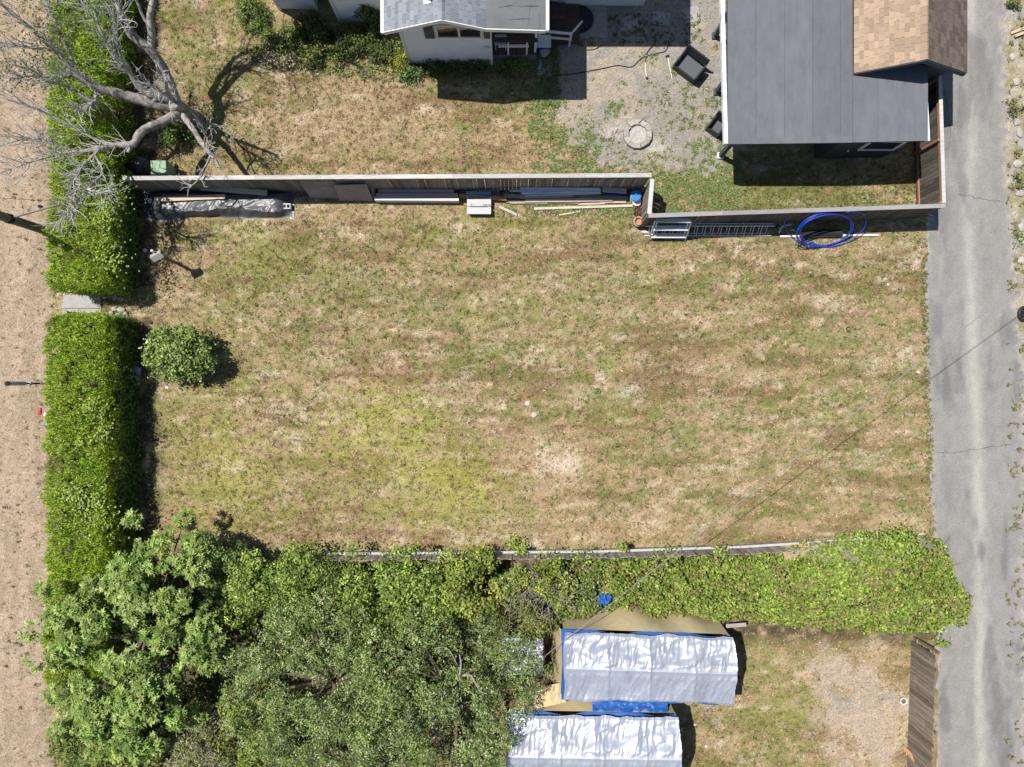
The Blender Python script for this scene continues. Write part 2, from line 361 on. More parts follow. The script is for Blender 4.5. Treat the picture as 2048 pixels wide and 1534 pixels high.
ac = L3(ac, full(np.array((.36,.33,.29)), AU), edge*.7*sstep(fbm(AU/8,AV/8,2,106), .3, .6))
ac = ac*(.84+.32*fbm(AU/9, AV/14, 4, 107))[..., None]*(.92+.16*fbm(AU/40, AV/160, 3, 108))[..., None]
ai = np.arange(AU.size).reshape(AU.shape)
aq = np.stack([ai[1:, :-1], ai[1:, 1:], ai[:-1, 1:], ai[:-1, :-1]], -1).reshape(-1, 4)
alley = npmesh('alley', np.stack([((AU-CX)/S).ravel(), ((CY-AV)/S).ravel(), np.full(AU.size, .012)], -1), aq, M_asph, col=ac.reshape(-1, 3), kind='structure')
M_crack = mat('crack_filler', (.075,.07,.065), .95, .3, 20)
for pts in ([(1915,388),(1938,391),(1948,396),(1968,399),(1985,402),(2004,403)], [(1868,905),(1905,904),(1940,900),(1990,893),(2030,888)], [(1880,180),(1890,186),(1899,240),(1900,290),(1888,302),(1872,306)]):
    r_ = random.Random(pts[0][0]); pp = []
    for (a, b), (c, d) in zip(pts, pts[1:]):
        for k in range(5): pp.append((a+(c-a)*k/5+r_.uniform(-2,2), b+(d-b)*k/5+r_.uniform(-2,2)))
    m_ = MB()
    for a, b in zip(pp, pp[1:]):
        p, q = G(*a), G(*b); d = (q-p).normalized(); n_ = Vector((-d.y, d.x, 0))*r_.uniform(.005,.011)
        m_.add([p-n_+ZV*.017, q-n_+ZV*.017, q+n_+ZV*.017, p+n_+ZV*.017], [(0,1,2,3)])
    part('crack', m_, M_crack, alley)
# ---- grass blades (real blades; colour comes from the same field as the soil)
def bl_obj(name, u, v, seed, n_keep=None):
    r = np.random.default_rng(seed)
    K = 9; u0, v0 = u[:len(u)//K], v[:len(u)//K]; m = len(u0)
    ti = np.repeat(np.arange(m), K); tsz = np.exp(r.normal(0, .45, m)); tz = np.clip(np.exp(r.normal(-.1, .6, m)), .3, 3.0); tv = np.clip(r.normal(1, .30, m), .45, 1.7); tg = r.random(m)
    u = u0[ti] + r.normal(0, 1, m*K)*2.1*tsz[ti]; v = v0[ti] + r.normal(0, 1, m*K)*1.7*tsz[ti]
    c, g, li, br, d = [x[ti] for x in fields(u0, v0)]
    keep = r.random(len(u)) < d
    for (x0, x1, y0, y1) in NOGRASS: keep &= ~((u > x0) & (u < x1) & (v > y0) & (v < y1))
    ti = ti[keep]; u, v, c, g, li, br = u[keep], v[keep], c[keep], g[keep], li[keep], br[keep]; n = len(u)
    isg = np.where(r.random(n) < .75, tg[ti], r.random(n)) < np.clip(.05 + .80*g, 0, .9)
    gcol = L3(np.tile(GREEN, (n,1)), np.tile(LIME, (n,1)), np.clip(li + r.normal(0,.2,n), 0, 1))
    cool = tg[ti] < .035; gcol[cool] = COOLG
    dcol = L3(np.tile(STRAW*1.08, (n,1)), np.tile(BROWN*1.02, (n,1)), np.clip(.12+.75*br + r.normal(0,.25,n), 0, 1))
    pl = r.random(n) < .14; dcol[pl] = PALE*1.05
    col = np.where(isg[:,None], gcol, dcol)*r.uniform(.75, 1.25, (n,1))*tv[ti][:,None]
    L = r.uniform(.035,.10,n)*np.where(isg, .9, 1.1); W = r.uniform(.010,.021,n)
    # blades lie the way the mower laid them: more along the plot than across it
    a = np.where(r.random(n) < .35, r.normal(0, .5, n) + np.pi*(r.random(n) < .5), r.uniform(0, 2*np.pi, n))
    z = r.uniform(.004,.055,n)*np.where(isg, 1.15, .9)*tz[ti]
    P = np.stack([(u-CX)/S, (CY-v)/S, np.zeros(n)], -1)
    D = np.stack([np.cos(a), np.sin(a), np.zeros(n)], -1); Sd = np.stack([-np.sin(a), np.cos(a), np.zeros(n)], -1)
    V = np.empty((n,3,3)); V[:,0] = P - Sd*W[:,None]/2; V[:,1] = P + Sd*W[:,None]/2; V[:,2] = P + D*L[:,None]
    V[:,0,2] = .003; V[:,1,2] = .003 + z*.35; V[:,2,2] = .003 + z
    npmesh(name, V.reshape(-1,3), np.arange(n*3).reshape(-1,3), M_grass, col=np.repeat(col, 3, 0), kind='stuff')
NOGRASS = [(1852,2050,-400,1900),(-400,14,-400,-399),(1465,1860,-200,300),(1120,1230,-40,80),(800,1085,-100,132),(550,800,-100,40),(127,205,585,628),(1245,1303,240,300),(1080,1380,1275,1440),(1000,1330,1430,1534),(330,575,388,440)]
NB = 860000
bu = rng.uniform(-60, 2110, NB); bv = rng.uniform(-60, 1594, NB)
lw = (bv > 375) & (bv < 1110) & (bu > 240)
bl_obj('grass', bu[lw], bv[lw], 21)
bl_obj('dry_grass', bu[~lw], bv[~lw], 22)
# ---- broad-leaved weeds in small rosettes
def leafset(P, N, size, col, r, aspect=.5, fold=.12, droop=0.0, D=None):
    n = len(P); N = N/np.linalg.norm(N, axis=1, keepdims=True)
    if D is None:
        t = r.normal(size=(n,3)); D = t - N*np.sum(t*N, 1, keepdims=True)
    D = D/np.maximum(np.linalg.norm(D, axis=1, keepdims=True), 1e-6)
    Sd = np.cross(N, D); Sd = Sd/np.maximum(np.linalg.norm(Sd, axis=1, keepdims=True), 1e-6)
    size = np.broadcast_to(np.asarray(size, float), (n,))[:, None]; w = size*aspect/2
    base = P - D*size*.5; tip = P + D*size*.5 - N*size*droop
    l_ = P + Sd*w + N*size*fold; r_ = P - Sd*w + N*size*fold
    V = np.stack([base, r_, tip, l_], 1).reshape(-1, 3)
    k = np.arange(n)*4
    F = np.stack([np.stack([k, k+1, k+2], -1), np.stack([k, k+2, k+3], -1)], 1).reshape(-1, 3)
    return V, F, np.repeat(col, 4, 0)
def palette(n, cols, r, jit=.18, w=None):
    cols = np.array(cols); i = r.choice(len(cols), n, p=w)
    return cols[i]*np.clip(r.normal(1, jit, (n,1)), .5, 1.6)*r.uniform(.93, 1.07, (n,3))
def rosettes(name, centers, r, nl=(7,12), size=(.05,.11), cols=((.07,.14,.045),(.10,.18,.05),(.08,.13,.06)), up=.35):
    Ps, Ns, Ds, sz = [], [], [], []
    for (u, v, sc) in centers:
        g0 = np.array(G(u, v)); k = r.integers(*nl)
        for j in range(k):
            a = r.uniform(0, 2*np.pi); L = r.uniform(*size)*sc; d = np.array((math.cos(a), math.sin(a), r.uniform(.1, up)))
            Ps.append(g0 + d*L*.55 + np.array((0,0,.01+r.uniform(0,.03)*sc))); Ds.append(d); Ns.append(np.array((-d[0]*.3, -d[1]*.3, 1))); sz.append(L)
    P, N, D = np.array(Ps), np.array(Ns), np.array(Ds)
    V, F, C = leafset(P, N, np.array(sz), palette(len(P), cols, r), r, .42, .1, D=D)
    V[:, 2] = np.maximum(V[:, 2], .006)
    return npmesh(name, V, F, M_leaf, col=C, kind='stuff')
rw = np.random.default_rng(31)
cs = [(rw.uniform(300,1850), rw.uniform(440,1090), rw.uniform(.5,1.1)) for _ in range(480)]
cs = [c for c in cs if rw.random() < .25 + float(fbm(np.array([c[0]/60]), np.array([c[1]/60]), 2, 33)[0])]
rosettes('lawn_weeds', cs, rw, (5,10), (.035,.075), ((.11,.18,.07),(.14,.21,.08),(.17,.23,.07)))
pu = rw.uniform(1060, 1480, 26000); pv = rw.uniform(-20, 430, 26000)
_, g_, _, _, d_ = fields(pu, pv)
kp = (rw.random(len(pu)) < g_*d_*.62) & ~((np.abs(pu-1274) < 32) & (np.abs(pv-270) < 32))
rosettes('yard_weeds', [(a, b, rw.uniform(.5,1.2)) for a, b in zip(pu[kp], pv[kp])], rw, (4,8), (.05,.11), ((.16,.22,.08),(.21,.26,.10),(.12,.18,.07),(.27,.29,.11)))
pu = rw.uniform(1000, 1850, 5000); pv = rw.uniform(350, 435, 5000); kp = rw.random(5000) < .32
rosettes('fence_line_weeds', [(a, b, rw.uniform(.4,.9)) for a, b in zip(pu[kp], pv[kp]) if a > 1300 or b > 395], rw, (4,7), (.05,.10), ((.10,.17,.05),(.15,.21,.06),(.12,.15,.05)))
pu = rw.uniform(0, 118, 700); pv = rw.uniform(-10, 1534, 700)
_, g_, _, _, d_ = fields(pu, pv); kp = rw.random(700) < g_*1.1+.05
rosettes('verge_tufts', [(a, b, rw.uniform(.5,1.0)) for a, b in zip(pu[kp], pv[kp])], rw, (6,12), (.05,.11), ((.10,.11,.05),(.14,.15,.06),(.17,.13,.07)), .8)
pu = np.concatenate([rw.uniform(2012, 2075, 900)]); pv = rw.uniform(-10, 1534, 900); _, g_, _, _, d_ = fields(pu, pv); kp = rw.random(900) < g_*.9
rosettes('alley_edge_weeds', [(a, b, rw.uniform(.7,1.5)) for a, b in zip(pu[kp], pv[kp])], rw, (6,12), (.05,.11), ((.17,.20,.08),(.24,.23,.11),(.22,.17,.09)), .8)
pv = rw.uniform(480, 1080, 260); pe = np.interp(pv, [p[0] for p in lx], [p[1] for p in lx])
rosettes('alley_border_grass', [(a+rw.uniform(-9,4), b, rw.uniform(.5,1.0)) for a, b in zip(pe, pv)], rw, (6,11), (.06,.12), ((.12,.14,.05),(.17,.17,.06),(.30,.25,.14)), .8)
# ------------------------------------------------------------------ fences
def board_mesh(name, w, t, h, m, skew=0.0):
    mb = MB().hexa([(-w/2,-t/2,0),(w/2,-t/2,0),(w/2,t/2,0),(-w/2,t/2,0)], [(-w/2,-t/2,h-skew),(w/2,-t/2,h),(w/2,t/2,h),(-w/2,t/2,h-skew)])
    me = bpy.data.meshes.new(name); me.from_pydata(mb.v, [], mb.f); me.update(); me.materials.append(m); return me
def fence(label, group, p0, p1, h, m, bw=.14, gap=.006, cap=True, rails=(), rail_side=1, post_side=1, post_every=2.4, seed=0, lean=0.0, cap_m=None, rail_m=None, top_jit=0.0, skip=(), name='board_fence', cap_w=.15):
    r = random.Random(seed); p0 = Vector((p0.x,p0.y,0)); p1 = Vector((p1.x,p1.y,0)); d = p1-p0; L = d.length; d.normalize(); nrm = Vector((-d.y, d.x, 0))
    f = thing(name, label, 'fence', p0, group); ang = math.atan2(d.y, d.x)
    me = board_mesh('slat', bw, .019, h-.03, m); n = int(L/(bw+gap))
    for i in range(n):
        if i in skip: continue
        o = link('slat', me, None, f)
        o.location = d*((i+.5)*(bw+gap)+r.uniform(-.002,.002)) + nrm*r.uniform(-.002,.002)
        o.rotation_euler = (lean+r.uniform(-.004,.004), r.uniform(-.008,.008), ang)
        o.scale = (1+r.uniform(-.035,.01), 1, 1-r.uniform(0, .006+top_jit))
    for z in rails:
        mb = MB(); k = max(1, round(L/post_every)); off = nrm*rail_side*.036
        for i in range(k):
            a = p0+d*(L*i/k+.004)+off; b = p0+d*(L*(i+1)/k-.004)+off
            o = part('rail', MB().beam(a+ZV*z, b+ZV*z, .038, .085), rail_m or M_post, f)
    k = max(1, round(L/post_every))
    for i in range(k+1):
        q = p0+d*min(max(L*i/k, .05), L-.05)+nrm*post_side*.105
        part('post', MB().bb(q.x-.045,q.x+.045,q.y-.045,q.y+.045,0,h-.04), rail_m or M_post, f)
    if cap:
        k = max(1, round(L/2.4))
        for i in range(k):
            a = p0+d*(L*i/k+.002); b = p0+d*(L*(i+1)/k-.003); o_ = nrm*post_side*.03
            part('cap_board', MB().beam(a+o_+ZV*(h-.012), b+o_+ZV*(h-.012+r.uniform(-.002,.002)), cap_w, .034), cap_m or M_cap, f)
    return f
GF = 'board fences round the plot'
A = G0(245,358,1.8); B = G0(1303,352,1.8); C_ = G0(1297,433,1.8); D_ = G0(1891,413,1.8); E_ = G0(1882,150,1.8)
fence('long grey board fence with silvery cap behind the tarp and lumber', GF, A, B, 1.8, M_fence, rails=(.35,1.5), rail_side=1, post_side=1, seed=1)
fence('short board fence panel joining the two offset fence lines beside the buckets', GF, B+Vector((.0,-.1,0)), C_+Vector((0,.1,0)), 1.8, M_fence, rails=(.35,1.5), rail_side=1, post_side=1, seed=2)
fence('dark board fence behind the ladders and coiled blue hose', GF, C_, D_, 1.8, M_fence_dk, rails=(.35,1.5), rail_side=1, post_side=1, seed=3, cap_m=mat('dull_cap_board', (.27,.26,.255), .85, .22, 5, rnd=.18, space='obj', stretch=(.6,5,5)))
fence('dark board fence with red brown rails between shed and alley', GF, D_+Vector((-.02,.12,0)), E_, 1.8, M_fence_dk, rails=(.25,1.62), rail_side=1, post_side=1, seed=4, rail_m=M_rail, cap_w=.13)
M_fence_old = mat('old_silver_pickets', (.27,.245,.215), .9, .35, 5, bump=.3, rnd=.3, space='obj', stretch=(5,5,.6), stain=.4, stainc=(.12,.10,.085))
M_greyrail = mat('bleached_rail', (.40,.395,.39), .7, .15, 6)
fp = [G0(596,1103), G0(1190,1098), G0(1470,1089), G0(1585,1082)]
of = None
for i, (a, b) in enumerate(zip(fp, fp[1:])):
    if of is None:
        of = thing('picket_fence', 'old silvery board fence half buried in brambles, pale rail along it', 'fence', a)
    r = random.Random(50+i); d = b-a; L = d.length; d.normalize(); nrm = Vector((-d.y,d.x,0)); me = board_mesh('slat', .138, .019, 1.42, M_fence_old, .02) if i == 0 else me
    for k in range(int(L/.15)):
        o = link('slat', me, None, of); o.location = a-fp[0]+d*((k+.5)*.15)+ZV*0
        o.rotation_euler = (r.uniform(-.02,.02)+.02, r.uniform(-.02,.02), math.atan2(d.y,d.x)); o.scale = (1-r.uniform(0,.06),1,1-r.uniform(0,.06))
    k = max(1, round(L/2.6))
    for j in range(k):
        p = a+d*(L*j/k+.01)+nrm*.06; q = a+d*(L*(j+1)/k-.01)+nrm*.06
        part('rail', MB().beam(p+ZV*.66, q+ZV*.66, .085, .045), M_greyrail, of)
        part('post', MB().bb(p.x-.04,p.x+.04,p.y-.16,p.y-.08,0,1.3), M_post, of)
# the collapsed stretch nearer the alley
cf = thing('collapsed_fence', 'collapsed end of the old board fence sagging under brambles near alley', 'fence', G0(1585,1080))
a, b = G0(1590,1081), G0(1838,1066); r = random.Random(77); d = b-a; L = d.length; d.normalize()
for k in range(int(L/.15)):
    o = link('slat', me, None, cf); t = k*.15/L
    o.location = a-G0(1585,1080)+d*((k+.5)*.15)
    o.rotation_euler = (.35+.5*math.sin(t*7)**2*r.uniform(.6,1.1)-.15, r.uniform(-.12,.12), math.atan2(d.y,d.x)+r.uniform(-.05,.05)); o.scale = (1-r.uniform(0,.06),1,1-r.uniform(.0,.2))
for k in range(4):
    p = a+d*(L*k/4+.02); q = a+d*(L*(k+1)/4-.02)
    part('rail', MB().beam(p+ZV*(.62-.06*k)+Vector((0,.05,0)), q+ZV*(.56-.06*k)+Vector((0,.05,0)), .05,.04), M_greyrail, cf)
M_ply_o = mat('orange_plywood', (.42,.25,.14), .8, .25, 4, stretch=(1,6,1))
M_ply_g = mat('grey_plywood', (.30,.275,.25), .85, .22, 4, stretch=(1,5,1), stain=.5, stainc=(.16,.14,.13))
for lab, q, m_ in (('orange brown plywood scrap lying against the collapsed fence', [(1562,1092,.75),(1618,1086,.75),(1626,1110,1.0),(1570,1118,1.0)], M_ply_o),
                   ('pale grey board lying over the collapsed fence by the brambles', [(1572,1106,1.02),(1648,1085,.95),(1652,1092,.98),(1576,1114,1.05)], M_ply_g)):
    pts = [G(x,y,h) for x,y,h in q]
    solo('plywood_sheet' if 'plywood' in lab else 'loose_board', MB().hexa([p-ZV*.02 for p in reversed(pts)], list(reversed(pts))), m_, lab, 'board')
# fence on the alley by the lower yard: tall boards leaning outward
M_fence_br = mat('brown_fence_boards', (.19,.155,.125), .88, .4, 5, bump=.3, rnd=.38, space='obj', stretch=(5,5,.5), stain=.5, stainc=(.10,.08,.06))
lf = fence('brown alley fence of mismatched boards leaning by the lower yard', GF, G0(1812,1580), G0(1823,1272), 1.65, M_fence_br, gap=.012, cap=False, rails=(.3,1.35), rail_side=-1, post_side=-1, seed=8, lean=.0, top_jit=.05)
for ch in lf.children:
    if ch.name.startswith('slat'): ch.rotation_euler.x += random.Random(ch.name).uniform(-.015,.015)
solo('loose_board', MB().beam(G(1806,1492,.06), G(1862,1560,1.0), .14, .03), mat('rusty_board', (.36,.19,.10), .85, .3, 5), 'rusty orange board propped against the brown alley fence', 'board')
solo('garden_stake', MB().tube([G(1852,1522,.02), G(1860,1560,1.1)], .03, 8), mat('blue_grey_pipe', (.42,.47,.52), .5, .1), 'pale grey pipe standing at foot of the brown alley fence', 'pipe')
q = G(1803,1399,0); hr = thing('hose_reel', 'small round white hose reel at foot of the brown alley fence', 'hose reel', q)
M_white = mat('white_plastic', (.74,.74,.72), .5, .06, 5); M_bluegrey = mat('slate_blue_paint', (.055,.075,.10), .6, .15, 5)
part('drum', MB().lathe(q, [(.05,0),(.09,.02),(.09,.12),(.06,.14)], 16), M_bark2, hr)
mb = MB(); mb.tube([q+Vector((.12*math.cos(a),.12*math.sin(a),.15)) for a in np.linspace(0,2*math.pi,17)], .02, 6); part('rim', mb, M_white, hr)
# ------------------------------------------------------------------ house
M_siding = mat('pale_siding', (.78,.78,.77), .55, .05, 3, stain=.12, stainc=(.5,.5,.46)); M_trim = mat('white_trim', (.80,.79,.76), .5, .05, 4)
M_cream = mat('cream_trim', (.66,.62,.55), .55, .06, 4)
M_shg = mat('grey_shingle', (.195,.215,.245), .92, .16, 40, bump=.4, rnd=.22, space='obj'); M_shb = mat('tan_shingle', (.31,.228,.162), .92, .22, 30, bump=.5, rnd=.2, space='obj')
M_shb_shade = mat('brown_shingle', (.125,.098,.082), .92, .16, 40, bump=.4, rnd=.30, space='obj')  # tan shingle darkened for the roof slope turned from the sun
M_felt = mat('black_underlay', (.035,.035,.04), .95, .2, 10)
M_membrane = mat('grey_membrane', (.125,.13,.14), .8, .16, 1.6, bump=.15, stain=.3, stainc=(.20,.20,.21)); M_glass = mat('dark_window_glass', (.02,.022,.025), .06, .1, 2, spec=.7)
M_blind = mat('tan_blind', (.55,.42,.25), .8, .1, 6); M_shutter = mat('grey_brown_shutter', (.12,.105,.10), .7, .1, 5)
M_deck = mat('brown_deck', (.085,.06,.048), .85, .3, 5, rnd=.2, stretch=(5,.7,5)); M_conc = mat('concrete', (.32,.31,.295), .92, .2, 5, bump=.3, stain=.4, stainc=(.2,.19,.17))
M_dark = mat('dark_interior', (.02,.02,.022), .9, .1, 3)
hs = thing('house', 'white sided house with gabled grey shingle wing and back porch', 'house', (-2.2, 12.25, 0))
def lap_wall(x0, x1, y, z0, ztop, step=.105, face=-1):
    """lap siding: every course is tilted so its lower edge stands proud; ztop(x) gives the roofline"""
    mb = MB(); z = z0
    while True:
        z1 = z+step
        lo = [x for x in np.linspace(x0, x1, 61) if ztop(x) >= z1-1e-6]
        if not lo: break
        xa, xb = min(lo), max(lo)
        mb.hexa([(xa,y,z),(xb,y,z),(xb,y+.02,z),(xa,y+.02,z)][::1], [(xa,y+.012,z1),(xb,y+.012,z1),(xb,y+.02,z1),(xa,y+.02,z1)])
        z = z1
    return mb
WY = 12.25; WX0, WX1 = -3.92, -.75
ridge = Vector((-2.285, 11.8, 4.3)); eL = Vector((-4.293, 11.8, 3.5)); kn = Vector((-.88, 11.8, 3.72)); eR = Vector((1.12, 11.8, 3.6))
def rooftop(x): return float(np.interp(x, [eL.x, ridge.x, kn.x, eR.x], [3.5,4.3,3.72,3.6]))-.14
poly = [(WX0,0),(WX1,0),(WX1,rooftop(WX1)),(kn.x,rooftop(kn.x)),(ridge.x,rooftop(ridge.x)),(WX0,rooftop(WX0))]
def ypoly(poly, y0, y1):
    n = len(poly); return MB().add([(x,y0,z) for x,z in poly]+[(x,y1,z) for x,z in poly], [tuple(range(n)), tuple(reversed(range(n,2*n)))]+[(i,n+i,n+(i+1)%n,(i+1)%n) for i in range(n)])
part('wall', ypoly(poly, WY+.03, 14.3), M_siding, hs)
part('siding', lap_wall(WX0, WX1, WY, .12, rooftop), M_siding, hs, kind='stuff')
part('foundation', MB().bb(WX0+.01,WX1-.01,WY+.012,WY+.028,0,.118), M_conc, hs)
part('corner_trim', MB().bb(WX0-.025,WX0+.09,WY-.02,WY+.1,0.02,rooftop(WX0)-.03), M_cream, hs)
part('corner_trim', MB().bb(WX1-.07,WX1+.025,WY-.02,WY+.1,0.02,rooftop(WX1)-.03), M_trim, hs)
def wingslab(a, b, y0, y1, t=.1, dz=0.0):
    return MB().hexa([(a.x,y0,a.z-t+dz),(b.x,y0,b.z-t+dz),(b.x,y1,b.z-t+dz),(a.x,y1,a.z-t+dz)], [(a.x,y0,a.z+dz),(b.x,y0,b.z+dz),(b.x,y1,b.z+dz),(a.x,y1,a.z+dz)])
rf = part('roof', MB(), M_felt, hs) if False else None
rb = MB(); 
for a, b in ((eL,ridge),(ridge,kn)):
    s_ = wingslab(a, b, 11.83, 15.5); rb.add(s_.v, s_.f)
roof_w = part('roof', rb, M_felt, hs)
part('flat_roof', wingslab(kn, eR, 11.815, 15.5, .1, .012), M_membrane, hs)
fl = MB()
for (x, y, l, an) in ((.02,12.1,1.1,.1),(.55,12.2,.9,1.4),(.9,12.05,.7,1.5),(-.35,12.5,.8,.2),(.3,12.55,1.2,.05)):
    c0 = Vector((x,y,float(np.interp(x,[kn.x,eR.x],[3.732,3.612])))); dv = Vector((math.cos(an),math.sin(an),0))*l/2
    fl.tube([c0-dv+ZV*.0, c0-dv*.3+Vector((.03,.03,.006)), c0+dv*.4+Vector((-.02,.02,.004)), c0+dv], [.004,.012,.011,.004], 6)
part('membrane_crease', fl, M_membrane, hs, kind='stuff', smooth=True)
def shingles(parent, a, b, y0, y1, m, course, wd, seed, thick=.011, up=None):
    """individual tabs laid in staggered courses from eave a up to ridge b"""
    r = random.Random(seed); d = Vector((b.x-a.x,0,b.z-a.z)); L = d.length; d.normalize(); nrm = Vector((-d.z,0,d.x))
    if nrm.z < 0: nrm = -nrm
    og = origin(parent); lenx = course*1.35
    mb = MB().box((0,0,0), (lenx, wd*.97, thick)); me = bpy.data.meshes.new('shingle'); me.from_pydata(mb.v, [], mb.f); me.update(); me.materials.append(m)
    ang = math.atan2(-d.z, d.x); n = int(L/course)
    for i in range(n):
        y = y0; first = True
        while y < y1:
            w = wd*r.choice((.85,1,1,1.15))*((.5 if i % 2 else .95)*r.uniform(.85,1.1) if first else 1); first = False
            o = link('shingle', me, None, parent)
            sgn = .03
            p = Vector((a.x, 0, a.z)) + d*(i*course+lenx*.45) + nrm*(.011+thick*.5+r.uniform(0,.003))
            o.location = Vector((p.x, y+w*.5, p.z))-og; o.rotation_euler = (0, ang+.03, 0); o.scale = (1, w/wd, 1)
            y += w
shingles(roof_w, eL, ridge, 11.8, 13.5, M_shg, .145, .30, 3); shingles(roof_w, Vector((kn.x,0,kn.z)), ridge, 11.8, 13.5, M_shg, .15, .30, 4)
for i in range(6): part('ridge_cap', MB().hexa([(ridge.x-.13,11.8+i*.28,4.3-.03),(ridge.x+.13,11.8+i*.28,4.3-.034),(ridge.x+.13,12.08+i*.28,4.3-.034),(ridge.x-.13,12.08+i*.28,4.3-.03)], [(ridge.x-.02,11.8+i*.28,4.352),(ridge.x+.02,11.8+i*.28,4.352),(ridge.x+.02,12.08+i*.28,4.345),(ridge.x-.02,12.08+i*.28,4.345)]), M_shg, roof_w)
for a, b in ((eL,ridge),(ridge,kn),(kn,eR)):
    part('barge_board', MB().hexa([(a.x,11.77,a.z-.17),(b.x,11.77,b.z-.17),(b.x,11.797,b.z-.17),(a.x,11.797,a.z-.17)], [(a.x,11.77,a.z+.015),(b.x,11.77,b.z+.015),(b.x,11.797,b.z+.015),(a.x,11.797,a.z+.015)]), M_trim, hs)
part('gutter', MB().hexa([(eL.x-.11,11.78,3.37),(eL.x-.012,11.78,3.37),(eL.x-.012,15.4,3.37),(eL.x-.11,15.4,3.37)], [(eL.x-.12,11.78,3.48),(eL.x-.012,11.78,3.48),(eL.x-.012,15.4,3.48),(eL.x-.12,15.4,3.48)]), M_trim, hs)
part('gutter', MB().bb(eR.x+.012,eR.x+.12,11.8,15.4,3.48,3.60), M_trim, hs)
v0 = G(856,4,3.98); part('vent_flashing', MB().box((v0.x,v0.y,4.16), (.26,.30,.012), m=Matrix.Rotation(-.38,3,'Y')), M_white, hs)
part('vent_pipe', MB().tube([(v0.x+.03,v0.y,4.12),(v0.x+.03,v0.y,4.42)], .05, 10), M_dark, hs)
# gable window, shutters
wx0, wx1, wz0, wz1 = -2.66, -1.04, 2.2, 3.1
wf = MB(); y = WY-.012
for b in ((wx0,wx1,wz1-.07,wz1),(wx0,wx1,wz0,wz0+.07),(wx0,wx0+.07,wz0+.0705,wz1-.0705),(wx1-.07,wx1,wz0+.0705,wz1-.0705),((wx0+wx1)/2-.04,(wx0+wx1)/2+.04,wz0+.0705,wz1-.0705)):
    wf.bb(b[0],b[1],y-.035,y+.04,b[2],b[3])
win = part('window', wf, M_cream, hs)
for xa, xb in ((wx0+.071,(wx0+wx1)/2-.041),((wx0+wx1)/2+.041,wx1-.071)):
    part('pane', MB().bb(xa,xb,y-.008,y+.004,wz0+.071,wz1-.071), M_glass, win)
    part('blind', MB().add([(xa+.01,y-.012,wz1-.08),(xb-.01,y-.012,wz1-.08),(xb-.01,y-.012,wz1-.2),((xa+xb)/2,y-.012,wz1-.24),(xa+.01,y-.012,wz1-.36)], [(0,4,3,2,1)]), M_blind, win)
for xa, xb in ((wx0-.40,wx0-.06),(wx1+.06,wx1+.27)):
    sh = MB().bb(xa,xb,WY-.05,WY-.014,wz0-.02,wz1+.02)
    s0 = part('shutter', sh, M_shutter, hs)
    mb = MB()
    for k in range(9): mb.bb(xa+.03,xb-.03,WY-.062,WY-.051,wz0+.05+k*.095,wz0+.11+k*.095)
    part('louvre', mb, M_shutter, s0, kind='stuff')
# main body behind, walls stepping back
part('wall', MB().bb(-8.92,-7.47,14.40,21,0,4.0), M_siding, hs); part('wall', MB().bb(-7.47,-6.62,15.2,21,0,4.0), M_dark, hs)
part('wall', MB().bb(-6.6,-3.93,13.90,21,0,3.98), M_siding, hs); part('siding', lap_wall(-6.6,-3.94,13.872,.15,lambda x:3.8), M_siding, hs, kind='stuff')
part('siding', lap_wall(-8.92,-7.47,14.372,.15,lambda x:3.8), M_siding, hs, kind='stuff')
part('corner_trim', MB().bb(-6.63,-6.5,13.845,13.9,0,3.9), M_cream, hs); part('corner_trim', MB().bb(-7.56,-7.44,14.345,14.4,0,3.9), M_trim, hs); part('corner_trim', MB().bb(-8.96,-8.84,14.345,14.4,0,3.9), M_trim, hs)
part('wall', MB().bb(-3.92,5.02,14.60,21,0,4.0), M_siding, hs); part('siding', lap_wall(1.2,5.0,14.574,.2,lambda x:3.8), M_siding, hs, kind='stuff')
part('corner_trim', MB().bb(4.9,5.06,14.54,14.61,0,3.9), M_trim, hs)
part('base_board', MB().bb(1.7,4.9,14.53,14.573,.0,.19), M_trim, hs)
bw = MB(); 
for b in ((2.6,4.3,1.0,1.08),(2.6,4.3,2.2,2.28),(2.6,2.68,1.081,2.199),(4.22,4.3,1.081,2.199)): bw.bb(b[0],b[1],14.54,14.60,b[2],b[3])
w2 = part('window', bw, M_trim, hs); part('pane', MB().bb(2.681,4.219,14.556,14.57,1.081,2.199), M_glass, w2)
mr_ = MB().add([(-9.9,13.95,4.05),(5.03,13.95,4.05),(5.03,22,4.05),(-9.9,22,4.05),(-7.0,18,6.0),(3.0,18,6.0)], [(3,2,1,0),(0,1,5,4),(1,2,5),(2,3,4,5),(3,0,4)])
part('main_roof', mr_, M_shg, hs); part('eave_board', MB().bb(-9.9,5.03,13.92,13.948,3.9,4.06), M_trim, hs)
